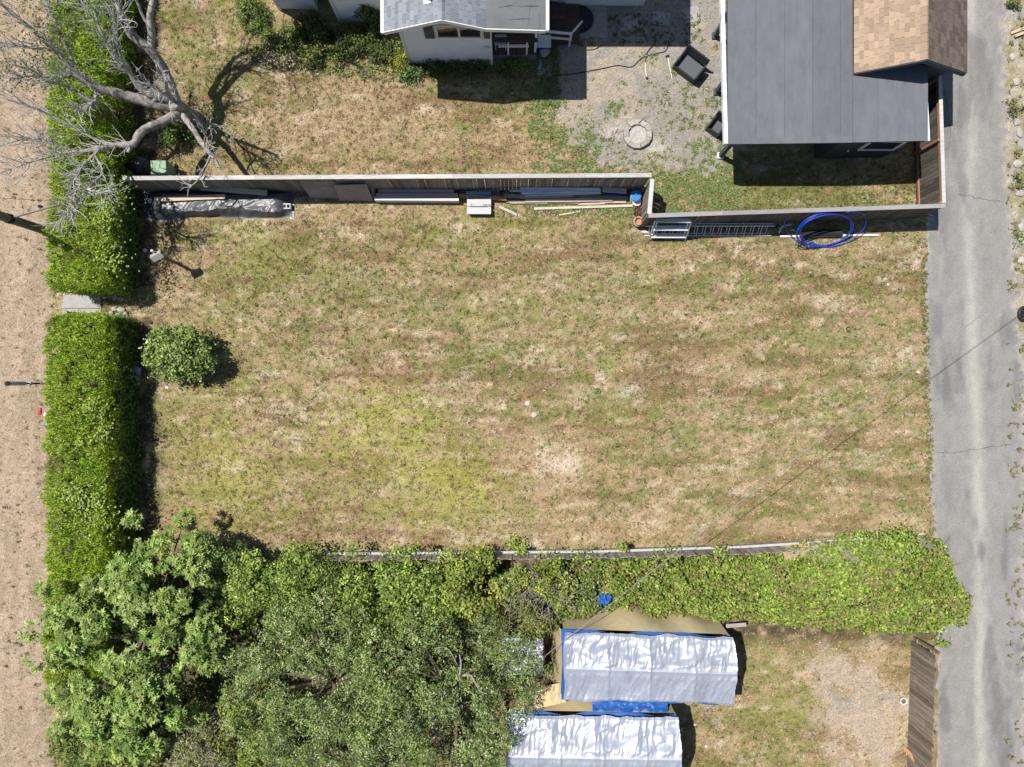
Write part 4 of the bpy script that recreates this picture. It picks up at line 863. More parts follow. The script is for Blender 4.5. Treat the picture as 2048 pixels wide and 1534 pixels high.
# the row of buckets
def bucket(name, label, c, r0, r1, h, m, cat, lid=None, fill=None, rim=None):
    t = thing(name, label, cat, c)
    prof = [(r0*.96,0),(r0,.01),(r1,h-.03),(r1+.012,h-.03),(r1+.012,h),(r1-.012,h),(r0-.02,.05)] if lid is None else [(r0*.96,0),(r0,.01),(r1,h-.002)]
    part('body', MB().lathe(c, prof, 20, cap=True), m, t, smooth=False)
    if lid is not None:
        part('lid', MB().lathe(c+ZV*h, [(r1+.015,-.03),(r1+.015,.0),(r1-.02,.012),(.02,.016)], 20), lid, t)
        part('bung', MB().lathe(c+ZV*(h+.013)+Vector((0,.05,0)), [(.03,0),(.03,.02)], 10), M_trim, t)
    if fill is not None: part('soil', MB().lathe(c, [(r1-.03,h-.08),(.02,h-.06)], 16), fill, t)
    if rim is not None: part('handle', MB().tube([c+Vector((math.cos(a)*(r1+.01),math.sin(a)*.06-.02,h-.02-abs(math.sin(a))*.12)) for a in np.linspace(0,math.pi,9)], .006, 5), rim, t)
    return t
M_bblue = mat('blue_drum', (.02,.20,.50), .5, .08, 5); M_terra = mat('terracotta', (.44,.19,.105), .85, .12, 7); M_dsoil = mat('potting_soil', (.05,.035,.028), .95, .4, 14)
bucket('drum', 'blue lidded drum in the fence corner, half in shade', G0(1272,391,.55), .17, .19, .55, mat('white_drum', (.62,.64,.66), .5), 'drum', lid=M_bblue)
c = G(1271,407,.0); pl = thing('plate_on_bucket', 'pale pink plate shaped lid on a bucket below the blue drum', 'bucket', c)
part('bucket', MB().lathe(c, [(.12,0),(.14,.26)], 16), M_white, pl)
part('plate', MB().lathe(c+ZV*.262, [(.10,0),(.17,.03),(.165,.035),(.03,.012)], 20), mat('pink_plastic', (.72,.52,.52), .5, .08, 5), pl)
c = G(1274,426); dp = bucket('planter', 'planter of dead brown stems between plate and terracotta pot', c, .14, .17, .28, mat('black_pot', (.03,.03,.03), .6), 'planter', fill=M_dsoil)
r = random.Random(9); mb = MB()
for k in range(26):
    a = r.uniform(0, 6.28); L = r.uniform(.12,.30); p = c+Vector((r.uniform(-.08,.08),r.uniform(-.08,.08),.2)); mb.tube([p, p+Vector((math.cos(a)*L*.5,math.sin(a)*L*.5,L*.7)), p+Vector((math.cos(a)*L,math.sin(a)*L,L*.75))], [.008,.006,.003], 5)
part('dead_stems', mb, mat('brown_stem', (.26,.13,.07), .9, .3, 9), dp)
c = G(1274,447); bk2 = bucket('bucket', 'grey bucket holding a terracotta pot at the fence corner', c, .15, .18, .36, mat('grey_bucket', (.33,.36,.38), .5), 'bucket', rim=M_pvc)
c2 = G(1276,444,.30); solo('terracotta_pot', MB().lathe(Vector((c2.x,c2.y,.10)), [(.10,0),(.145,.30),(.155,.30),(.155,.36),(.135,.36),(.12,.25),(.02,.24)], 20), M_terra, 'terracotta pot sitting in the grey bucket', 'pot')
# ---- ladders
M_alu = mat('aluminium', (.62,.64,.67), .42, .08, 6, metal=.35)
lad = thing('extension_ladder', 'long aluminium extension ladder on its side along the dark fence', 'ladder', G(1460,468))
for k, (h_, yoff, z) in enumerate(((.09,0,.40),(.09,0,.03))):
    pass
xa, xb = G(1288,470).x, G(1541,470).x
yb = (CY-472)/S; yt = (CY-457)/S
for sec, (x0, x1, off) in enumerate(((xa, xb, 0.0), (xa+.5, xb-.06, .085))):
    # on its side: lower rail on the ground, upper rail .42 m up and a little nearer the fence
    part('rail', MB().beam((x0,yb+off,.035), (x1,yb+off,.035), .03, .07), M_alu, lad)
    part('rail', MB().beam((x0,yt+off,.43), (x1,yt+off,.43), .03, .09), M_alu, lad)
    n = int((x1-x0)/.305)
    for i in range(n): x = x0+.15+i*.305+off*.3; part('rung', MB().tube([(x,yb+off,.06),(x,yt+off,.40)], .016, 6), M_alu, lad)
sl = thing('work_platform', 'aluminium folding step platform lying against the dark fence beside ladder', 'step ladder', G(1338,470))
P4 = [G(1310,441,1.38), G(1383,442,1.38), G(1370,481,.02), G(1298,481,.02)]
for a, b, in ((P4[0],P4[3]),(P4[1],P4[2])):
    for o_ in (Vector((0,0,0)), Vector((.10 if a is P4[0] else -.10,0.02,0))): part('rail', MB().beam(a+o_, b+o_+Vector((0,.03,0))*(o_.length>0), .045, .045), M_alu, sl)
for t in (.02,.42,.80):
    a = P4[0].lerp(P4[3],t); b = P4[1].lerp(P4[2],t); part('tread', MB().beam(a+Vector((.03,0.05,.03)), b+Vector((-.03,.05,.03)), .10, .03), M_alu, sl)
    part('tread_bar', MB().beam(a+Vector((.03,-.03,.0)), b+Vector((-.03,-.03,.0)), .045, .045), M_alu, sl)
part('foot', MB().bb(G(1284,0).x,G(1302,0).x,(CY-466)/S,(CY-462)/S,.0,.05), M_alu, sl); 
# ---- hose coil, corrugated pipe, pvc
M_blue = mat('blue_poly_pipe', (.008,.055,.46), .38, .06, 5, spec=.5)
def loop(cx, cy, rx, ry, rot, n=48, z0=.5, z1=.05, ph=0):
    out = []
    for k in range(n):
        a = 2*math.pi*k/n+ph; x = rx*math.cos(a); y = ry*math.sin(a); t = (y/ry+1)/2
        X = cx+x*math.cos(rot)-y*math.sin(rot); Y = cy+x*math.sin(rot)+y*math.cos(rot)
        out.append(G(X, Y, z0*(1-t)+z1*t))
    return out
pts = [G(1569,437,1.1), G(1570,452,.6), G(1578,466,.2), G(1592,480,.06)]
for i, (cx, cy, rx, ry, rot) in enumerate(((1649,459,56,33,-.22),(1651,460,53,30,-.25),(1652,458,51,32,-.2),(1650,461,58,30,-.24))):
    pts += loop(cx, cy, rx, ry, rot, 40, .0+1.66+.02*i, .04+.02*i, ph=math.pi*.75)
pts += [G(1622,484,.08), G(1650,494,.06), G(1685,487,.12), G(1715,470,.3), G(1731,450,.75), G(1729,430,1.25), G(1713,423,1.75), G(1693,424,1.78)]
solo('water_pipe_coil', MB().tube(spline(pts, 3), .019, 8), M_blue, 'loosely coiled bright blue water pipe leaning on the dark fence', 'pipe coil', smooth=True)
mb = MB(); pts = spline([G(1602,474,.16), G(1622,467,.18), G(1650,466,.18), G(1684,466,.18)], 10); rs = []
full_p = []
for i in range(len(pts)-1):
    for k in range(4): full_p.append(pts[i].lerp(pts[i+1], k/4)); rs.append(.135 if k % 4 < 2 else .115)
solo('drain_pipe', mb.tube(full_p, rs, 14), mat('black_corrugated', (.03,.03,.032), .45, .1, 5), 'ribbed black drain pipe inside the blue coil', 'drain pipe')
solo('pipe', MB().tube([G(1560,473,.04), G(1757,470,.04)], .04, 10), M_white, 'white pipe flat on the grass through the blue coil', 'pipe', smooth=False)
solo('pipe_bend', MB().tube(spline([G(1558,466,.05), G(1562,456,.3), G(1570,451,.4), G(1582,449,.42)]), .035, 10), M_pvcb, 'curved pale blue pipe between ladder and blue coil', 'pipe', smooth=True)
solo('pipe_offcut', MB().tube([G(1581,459.5,.05), G(1590,459.5,.05)], .035, 10), M_pvcb, 'short pale blue pipe offcut beside the curved pipe', 'pipe')
# ------------------------------------------------------------------ west strip: pole, sign post, birdhouse, path
M_pole = mat('utility_pole_wood', (.17,.145,.12), .9, .3, 6, stretch=(4,4,.4), bump=.4)
pb = G(106,466); up = thing('utility_pole', 'dark wooden utility pole leaning out of frame over the dry verge', 'utility pole', pb)
part('shaft', MB().tube([pb-ZV*.3, pb+ZV*3, pb+ZV*6.15], [.17,.155,.14], 14), M_pole, up, smooth=False)
a = pb+ZV*2.4; part('brace_pipe', MB().tube([a, G(120,408,2.4)], .045, 10), mat('weathered_pipe', (.22,.19,.17), .8, .2), up); part('clamp', MB().tube([pb+ZV*2.32, pb+ZV*2.48], .18, 14), M_dark, up)
c_ = G(81,413.5,2.4); part('collar', MB().lathe(c_-ZV*.06, [(.06,0),(.06,.12)], 10), M_dark, up)
part('guy_wire', MB().tube([pb+ZV*5.6, G(108,402,.0)], .008, 5), M_dark, up)
sp_ = G(101,767); sg = thing('sign_post', 'dark metal sign post with pale grey upper tube beside lower hedge', 'sign post', sp_)
part('post', MB().tube([sp_, sp_+ZV*2.3], .035, 8), M_dark, sg); part('collar', MB().tube([sp_+ZV*1.1, sp_+ZV*1.22], .07, 10), mat('pale_grey_tube', (.42,.45,.50), .5, .08), sg)
part('upper_tube', MB().tube([sp_+ZV*1.45, sp_+ZV*2.32], .075, 10), mat('pale_grey_tube2', (.44,.46,.50), .5, .08), sg); part('cap', MB().lathe(sp_+ZV*2.32, [(.09,0),(.085,.05),(.03,.07)], 10), M_dark, sg)
bp_ = G(356,527); M_birdroof = mat('grey_white_roof', (.33,.32,.30), .7, .15, 8)
bh = thing('bird_house', 'white roofed bird house on a brown post by the upper hedge', 'bird house', bp_)
part('post', MB().bb(bp_.x-.045,bp_.x+.045,bp_.y-.045,bp_.y+.045,-.02,1.42), mat('brown_post', (.20,.13,.08), .85), bh)
c = bp_; part('box', MB().hexa([(c.x-.14,c.y-.12,1.421),(c.x+.14,c.y-.12,1.421),(c.x+.14,c.y+.12,1.421),(c.x-.14,c.y+.12,1.421)], [(c.x-.14,c.y-.12,1.6),(c.x+.14,c.y-.12,1.6),(c.x+.14,c.y+.12,1.6),(c.x-.14,c.y+.12,1.6)]), mat('tan_box', (.4,.3,.18), .8), bh)
for s in (-1,1):
    d_ = Vector((.5,.27,0)).normalized()*.21; n_ = Vector((-.27,.5,0)).normalized()
    a0 = c+ZV*1.76; e = n_*s*.15; p = [a0-d_, a0+d_, a0+d_+e-ZV*.15, a0-d_+e-ZV*.15]
    if s < 0: p = p[::-1]
    part('roof_panel', MB().hexa([q-ZV*.02 for q in p][::1], p), M_birdroof, bh)
part('finial', MB().lathe(c+ZV*1.765+Vector((-.1,.16,0)), [(.05,-.06),(.05,.03),(.02,.06)], 8), M_white, bh)
cp_ = thing('concrete_path', None, None, G(165,607,0)); cp_['kind'] = 'structure'
part('slab', MB().prism([G(128,580)[:2],G(201,584)[:2],G(203,616.5)[:2],G(127,616.5)[:2]], -.05, .04), M_conc, cp_)
part('slab', MB().prism([G(127,618)[:2],G(203,618)[:2],G(203,634)[:2],G(127,634)[:2]], -.05, .034), M_conc, cp_)
r = random.Random(12)
for i, (x, y, w, h_, lb) in enumerate(((213,606,.22,.14,'pinkish brick lump beside the path slab'),(222,592,.26,.2,'bluish stone at shaded end of the path slab'),(232,596,.24,.2,'round grey stone second in the shaded stone row'),(243,599,.24,.2,'grey stone at the end of shaded stone row'),
        (224,625,.2,.14,'small tan stone in the rubble past the slab'),(236,631,.18,.16,'white pebble in the middle of the rubble'),(243,620,.34,.22,'broad grey paving stone in the rubble'),(252,634,.24,.34,'upright kerb stone at far edge of the rubble'),(230,618,.22,.16,'flat pale stone among the rubble'))):
    rock('stone', lb, G(x,y), (w,h_*1.2,.12), 20+i, M_block if i % 3 else M_stone, group='loose stones where the path meets the lawn')
# litter
def crumple(name, label, px, py, d, seed, m, cat='litter'): return rock(name, label, G(px,py), d, seed, m, cat, z0=0)
M_red = mat('red_wrapper', (.45,.04,.05), .6); M_ltb = mat('light_blue_plastic', (.14,.40,.62), .5)
crumple('wrapper', 'crumpled red wrapper on the dry verge beside the hedge', 80,822,(.14,.28,.06),41,M_red)
crumple('plastic_scrap', 'light blue plastic scrap at the left foot of the lower hedge', 97,847,(.20,.20,.07),42,M_ltb)
crumple('paper_scrap', 'white paper scrap between red wrapper and blue scrap', 91,829,(.12,.2,.05),43,M_white)
c = G(262,749); bx = thing('carton', 'white and blue carton in the shade beside the round bush', 'carton', c)
part('box', MB().box((c.x,c.y,.10), (.26,.40,.20), rz=.1), M_white, bx); part('print', MB().box((c.x-.01,c.y-.02,.2025), (.16,.28,.004), rz=.1), M_ltb, bx)
solo('loose_block', MB().box(G(273,747,.10), (.22,.52,.20), rz=-.1), mat('shaded_grey_block', (.4,.42,.45), .9), 'grey block leaning beside the carton under the bush', 'block')  # block in one even cool grey
crumple('bag_scrap', 'pale plastic bag below the carton in hedge shade', 272,768,(.34,.22,.09),45,mat('pale_bag', (.55,.58,.62), .5))
for i, (x, y, d, m_, lb) in enumerate(((272,693,(.14,.10,.05),M_ltb,'light blue scrap in the shade left of the round bush'),(274,702,(.10,.12,.05),M_white,'tiny white scrap beside the light blue scrap'),(291,501,(.16,.14,.08),M_white,'white crumpled cup in shade near the bird house'),(302,645,(.14,.12,.06),M_hose,'small black lump on the lawn by the path end'),
        (334,775,(.14,.10,.04),M_white,'white scrap on the lawn edge below the round bush'),(1776,569,(.10,.09,.04),M_white,'white scrap on the lawn near the alley above the wire'),(1836,745,(.11,.09,.04),M_white,'white paper on the lawn beside the alley edge'),(1830,939,(.12,.08,.04),mat('green_scrap', (.05,.35,.22), .6),'teal green scrap near the alley edge'),
        (1414,1420,(.10,.12,.05),mat('blue_scrap', (.03,.12,.5), .6),'blue scrap on the grass beside the lower silver canopy'),(1390,1449,(.14,.07,.04),mat('grey_scrap', (.45,.45,.47), .5),'thin grey scrap right of the lower silver canopy'),(1412,1492,(.10,.10,.05),M_white,'white scrap lowest beside the lower silver canopy'),
        (1055,806,(.01+.2,.2,.05),mat('pale_stone2', (.5,.44,.38), .9),'pale flat stone in the middle of the lawn'),(1068,829,(.24,.2,.06),mat('pale_stone3', (.47,.42,.37), .9),'buff flat stone just below the pale lawn stone'))):
    crumple('scrap' if i < 11 else 'flat_stone', lb, x, y, d, 60+i, m_, 'litter' if i < 11 else 'stone')
# alley edge
c = G(2044,628); wt = thing('wheel', 'small black wheel lying at the right edge of the alley', 'wheel', c)
part('tyre', MB().tube([c+Vector((.17*math.cos(t),.24*math.sin(t),.09)) for t in np.linspace(0,2*math.pi,21)], .065, 8), M_hose, wt, smooth=True); part('rim', MB().lathe(c, [(.14,.04),(.12,.11),(.03,.1)], 14), M_dark, wt)
for i, (x0,y0_,x1,y1_,lb) in enumerate(((2022,66,2060,52,'tan plank among weeds at the top right of the alley'),(2030,72,2062,60,'second tan plank crossing weeds beside the first'))): plank(G(x0,y0_,.06+.05*i), G(x1,y1_,.06+.05*i), .10, .04, M_plank, lb)
for i in range(9):
    rr_ = random.Random(300+i); yv = 110+i*58+rr_.uniform(-20,20); xv = np.interp(yv,[0,760],[2013,2047])+rr_.uniform(2,14)
    rock('stone', ('pale','grey','buff')[i%3]+' rubble stone on the alley verge, number '+'one two three four five six seven eight nine'.split()[i]+' from the top', G(xv,yv), (rr_.uniform(.2,.4),rr_.uniform(.2,.4),.1), 80+i, M_block if i%2 else M_stone, group='rubble stones on the alley verge')
# overhead wire and its pole out of frame
A_, B_ = G(2460,250,7.5), G(1090,1312,2.05)
pw = thing('service_pole', 'timber pole beyond the alley carrying the overhead wire', 'utility pole', Vector((A_.x,A_.y,0)))
part('shaft', MB().tube([Vector((A_.x,A_.y,-.3)), Vector((A_.x,A_.y,7.6))], .15, 12), M_pole, pw)
wpts = [A_.lerp(B_, t)-ZV*.25*math.sin(math.pi*t) for t in np.linspace(0,1,40)]
solo('overhead_wire', MB().tube(wpts, .0125, 6), mat('wire_sheath', (.22,.22,.23), .5, .1), 'thin grey overhead wire slanting across alley and lawn to canopy', 'wire')
cpst = thing('canopy_post', 'rusty post at the left end of the upper silver canopy', 'post', Vector((B_.x,B_.y,0)))
part('shaft', MB().tube([Vector((B_.x,B_.y,0)), Vector((B_.x,B_.y,2.1))], .03, 8), mat('rust', (.16,.07,.05), .9), cpst)
# ------------------------------------------------------------------ silver canopies
M_silver = mat('silver_tarp', (.46,.49,.555), .44, .16, 1.4, metal=.5, spec=.4); M_tan = mat('tan_canvas', (.46,.38,.22), .8, .12, 4, bump=.1); M_btarp = mat('blue_tarp', (.012,.085,.33), .5, .15, 5, spec=.5)
M_steel = mat('galvanised_tube', (.42,.43,.44), .5, .1, 5, metal=.3)
def canopy(name, label, xw, xe, yn, yr, ys, he, hr, seed, tilt=0.0, folds=(0,.26,.5,.76)):
    t = thing(name, label, 'canopy', Vector(((xw+xe)/2, yr, 0)))
    def sheet(u, v):
        # u along the ridge 0..1, v: -1 north eave .. 0 ridge .. 1 south eave
        x = xw+(xe-xw)*u + .05*np.abs(v) + (u-.5)*.10*np.sin(v*4+seed)*np.abs(v)
        y0 = np.where(v < 0, yr+(yn-yr)*(-v), yr+(ys-yr)*v) + tilt*(u-.5)
        sag = .10*np.sin(np.pi*np.clip(np.abs(v),0,1))*np.abs(np.sin(np.pi*4*u))**.7
        z = hr-(hr-he)*np.abs(v)-sag
        n_ = (v < 0)
        w = .055*ridged(u*24+seed+v*.8, v*1.7+u*6, seed)+.026*ridged(u*55+v*2, v*3.2+u*14, seed+1)+.10*ridged(u*7+v*2.2, v*1.4-u*3, seed+2)
        w2 = .060*ridged(u*17+seed+v, v*1.2, seed+3)+.022*ridged(u*34+v*3, v*2.5, seed+4)+.04*ridged(u*5, v*3-u*4, seed+5)
        edge = sstep(np.abs(v), 0, .22)
        z = z+np.where(n_, w, w2)*edge*.9
        cr = np.zeros_like(u)
        for f in folds: cr += np.exp(-((u-f)/.007)**2)
        z = z+.018*cr*(1+.0*v)
        z = z-.06*sstep(np.abs(v), .93, 1.0)*(.4+1.4*fbm(u*14+seed,u*0,2,seed+6))
        y0 = y0-sstep(v,.8,1)*(.16*(fbm(u*7+seed,u*0,3,seed)-.5))+sstep(-v,.8,1)*(.14*(fbm(u*8+seed,u*0+4,3,seed+1)-.5))
        return x, y0, z
    tarp_grid('silver_sheet', t, 0, 1, -1, 1, 260, 110, sheet, M_silver)
    def under(u, v):
        x = xw-.03+(xe-xw+.03)*u; y0 = np.where(v < 0, yr+(yn-.005+.05*np.sin(u*11+1)-yr)*(-v), yr+(ys-.10-yr)*v)+tilt*(u-.5)+.03*np.sin(u*23+v*3)
        return x, y0, hr-.20-(hr-he)*np.abs(v)*1.02-.04*np.sin(u*9)**2*np.abs(v)
    tarp_grid('blue_sheet', t, 0, 1, -1, 1, 60, 20, under, M_btarp)
    for x in (xw+.15, (xw+xe)/2, xe-.12):
        s_ = tilt*((x-xw)/(xe-xw)-.5)
        part('frame', MB().tube([(x,yn-.12+s_,0),(x,yn-.12+s_,he-.32),(x,yr+s_,hr-.32),(x,ys+.12+s_,he-.32),(x,ys+.12+s_,0)], .024, 8), M_steel, t)
    # canvas side walls: north bulges outward, ends flare
    def north(u, v):
        b = .10+.46*np.exp(-((u-.42)/.15)**2)+.30*np.exp(-((u-.78)/.10)**2)
        out = b*np.sin(np.clip(v,0,1)*math.pi*.5)
        z = (he-.25)*(1-v)+.05*np.sin(u*25)*v*(1-v)*2 - .02
        z = z - .25*out*(1-v) + .25*out*sstep(.6-v,0,.6)
        return xw+.05+(xe-xw-.1)*u, yn+.02+out+tilt*(u-.5), np.maximum(z,.004)
    tarp_grid('canvas_wall', t, 0, 1, 0, 1, 90, 24, north, M_tan)
    def west(u, v):
        y0 = yn+(ys-yn)*u-tilt*.5; top = hr-.3-(hr-he)*np.abs(u-.45)*2
        return xw-.03-.30*v-.06*np.sin(u*14)*v, y0, np.maximum(top*(1-v), .004)
    tarp_grid('canvas_wall', t, 0, 1, 0, 1, 40, 16, west, M_tan)
    def east(u, v):
        y0 = yn+(ys-yn)*u+tilt*.5; top = hr-.3-(hr-he)*np.abs(u-.45)*2
        return xe-.02-.05*v+.02*np.sin(u*16)*v, y0, np.maximum(top*(1-v), .004)
    tarp_grid('canvas_wall', t, 0, 1, 0, 1, 40, 16, east, M_tan)
    return t
canopy('silver_canopy', 'upper silver tarp canopy with tan canvas bulging towards the brambles', 1.80, 7.86, -8.97, -10.05, -11.38, 1.95, 2.55, 3, tilt=-.20)
canopy('silver_canopy', 'lower silver tarp canopy cut off by the bottom of the picture', -.14, 5.92, -11.86, -13.10, -14.45, 1.95, 2.55, 8, tilt=-.10, folds=(0,.17,.30,.55,.80))
def gapt(u, v): return G(1185,0).x*.94+2.75*u, -11.30-.52*v-.06*u, 1.62-.18*np.sin(v*math.pi)+.07*ridged(u*9,v*3,44)
o = tarp_grid('tarpaulin', None, 0, 1, 0, 1, 90, 24, gapt, M_btarp); tag(o, 'rumpled blue tarpaulin stretched between the two silver canopies', 'tarpaulin')
def gapw(u, v): return .80+1.15*u, -11.08-.75*v+.25*u, 1.50-.10*np.sin(v*math.pi)+.06*ridged(u*6,v*3,45)
o = tarp_grid('canvas_sheet', None, 0, 1, 0, 1, 60, 20, gapw, M_tan); tag(o, 'tan canvas sheet hanging left between the canopies under leaves', 'canvas')
def sil3(u, v): return G(1003,0).x+1.55*u, -9.35-1.35*v, 1.15+.12*ridged(u*7,v*4,46)-.05*v
o = tarp_grid('silver_sheet', None, 0, 1, 0, 1, 60, 50, sil3, M_silver); tag(o, 'rumpled silver sheet seen through leaves left of upper canopy', 'tarpaulin')
solo('sheet_stack', MB().bb(G(1012,0).x,G(1075,0).x,-10.6,-9.45,0,1.16), M_post, 'dark stack of goods under the rumpled silver sheet', 'stack')
def bl(u, v): return G(1197,0,1.3).x+.42*u+.05*np.sin(v*5), G(0,1188,1.3).y-.38*v, 1.22+.16*ridged(u*3,v*3,47)
o = tarp_grid('tarpaulin', None, 0, 1, 0, 1, 24, 24, bl, M_btarp); tag(o, 'scrap of bright blue tarpaulin caught on top of the brambles', 'tarpaulin')
plank(G(1452,1252,.75), G(1492,1249,.75), .14, .04, M_plankg, 'weathered board poking from brambles above the upper canopy corner')
# ------------------------------------------------------------------ vegetation
def rdir(n, r, zmin=-.2):
    d = r.normal(size=(n*3,3)); d /= np.linalg.norm(d, axis=1, keepdims=True); d = d[d[:,2] > zmin][:n]; return d
def crown_leaves(clumps, n, r, size, cols, w=None, aspect=.5, jit=.2, zmin=-.35, fold=.1, inner=.25, upn=.55, tint=None):
    cl = np.array(clumps); wt = cl[:,3]**2; ci = r.choice(len(cl), n, p=wt/wt.sum())
    K = 6; d = rdir(n//K, r, zmin); ci = ci[:len(d)]; n = len(d)
    rad = cl[ci,3]*np.where(r.random(n) < inner, r.uniform(.35,.85,n), r.uniform(.82,1.1,n))
    P = cl[ci,:3]+d*rad[:,None]
    low = sstep(fbm(P[:,0]*1.9+31, P[:,1]*1.9, 3, 77), .50, .34); P[:,2] -= low*r.uniform(.15,.7,n)   # hollows between the leafy sprays
    N = d*.6+np.array((0,0,upn))+r.normal(0,.35,(n,3)); sp = r.normal(size=(n,3)); tint = np.clip(r.normal(1,.13,len(cl)),.7,1.35)[ci]*np.clip(r.normal(1,.16,n),.6,1.5)
    si = np.repeat(np.arange(n), K); n = len(si); msz = (size[0]+size[1])*.5
    P = P[si]+r.normal(0,1,(n,3))*msz*np.array((.62,.62,.5))+sp[si]*(r.uniform(-1,1,(n,1))*msz*.55)
    N = N[si]+r.normal(0,.42,(n,3))
    col = palette(len(d), cols, r, jit*.6, w)[si]*tint[si][:,None]*np.clip(r.normal(1,.14,(n,1)),.6,1.5)
    sz = r.uniform(size[0], size[1], n)
    return leafset(P, N, sz, col, r, aspect, fold)
def dome(cx, cy, rx, ry, zb, zt, m, r, rr=(.35,.65), zmin_frac=.0, gaps=0.0, rot=0.0):
    """clump centres over a dome; cx, cy in metres"""
    out = []
    while len(out) < m:
        a, q = r.uniform(0,2*np.pi), math.sqrt(r.uniform(0,1)); x, y = q*math.cos(a), q*math.sin(a)
        if gaps and float(fbm(np.array([x*2.2+cx]),np.array([y*2.2+cy]),2,int(abs(cx*10)))[0]) < gaps: continue
        z = zb+(zt-zb)*math.sqrt(max(0,1-q*q*.92))*r.uniform(.80,1.0) if r.random() < .75 else r.uniform(zb, zb+(zt-zb)*.5)
        X, Y = x*rx, y*ry
        out.append((cx+X*math.cos(rot)-Y*math.sin(rot), cy+X*math.sin(rot)+Y*math.cos(rot), z, r.uniform(*rr)))
    return out
def woody(name, label, cat, base, clumps, n, size, cols, seed, trunk_r=.1, limbs=7, group=None, m=None, stem='trunk', **kw):
    r = np.random.default_rng(seed); b = Vector((base[0],base[1],0)); t = thing(name, label, cat, b, group)
    cl = np.array(clumps); zt = cl[:,2].max(); mid = Vector((float(cl[:,0].mean()), float(cl[:,1].mean()), float(zt*.45)))
    part(stem, MB().tube([b-ZV*.1, b.lerp(mid,.5)+Vector((.05,.03,0)), mid], [trunk_r*1.25,trunk_r,trunk_r*.7], 9), M_bark2, t, smooth=True)
    for i in r.choice(len(cl), min(limbs,len(cl)), replace=False):
        e = Vector(cl[i,:3]); s0 = b.lerp(mid, r.uniform(.5,1)); mm = s0.lerp(e,.5)+Vector((r.uniform(-.1,.1),r.uniform(-.1,.1),.08))
        part('limb', MB().tube(spline([s0,mm,e],4), list(np.linspace(trunk_r*.6,trunk_r*.12,9)), 6), M_bark2, t, smooth=True)
    V, F, C = crown_leaves(clumps, n, r, size, cols, **kw)
    V[:,2] = np.maximum(V[:,2], .01)
    npmesh('foliage', V, F, m or M_leaf, t, col=C, kind='stuff')
    return t
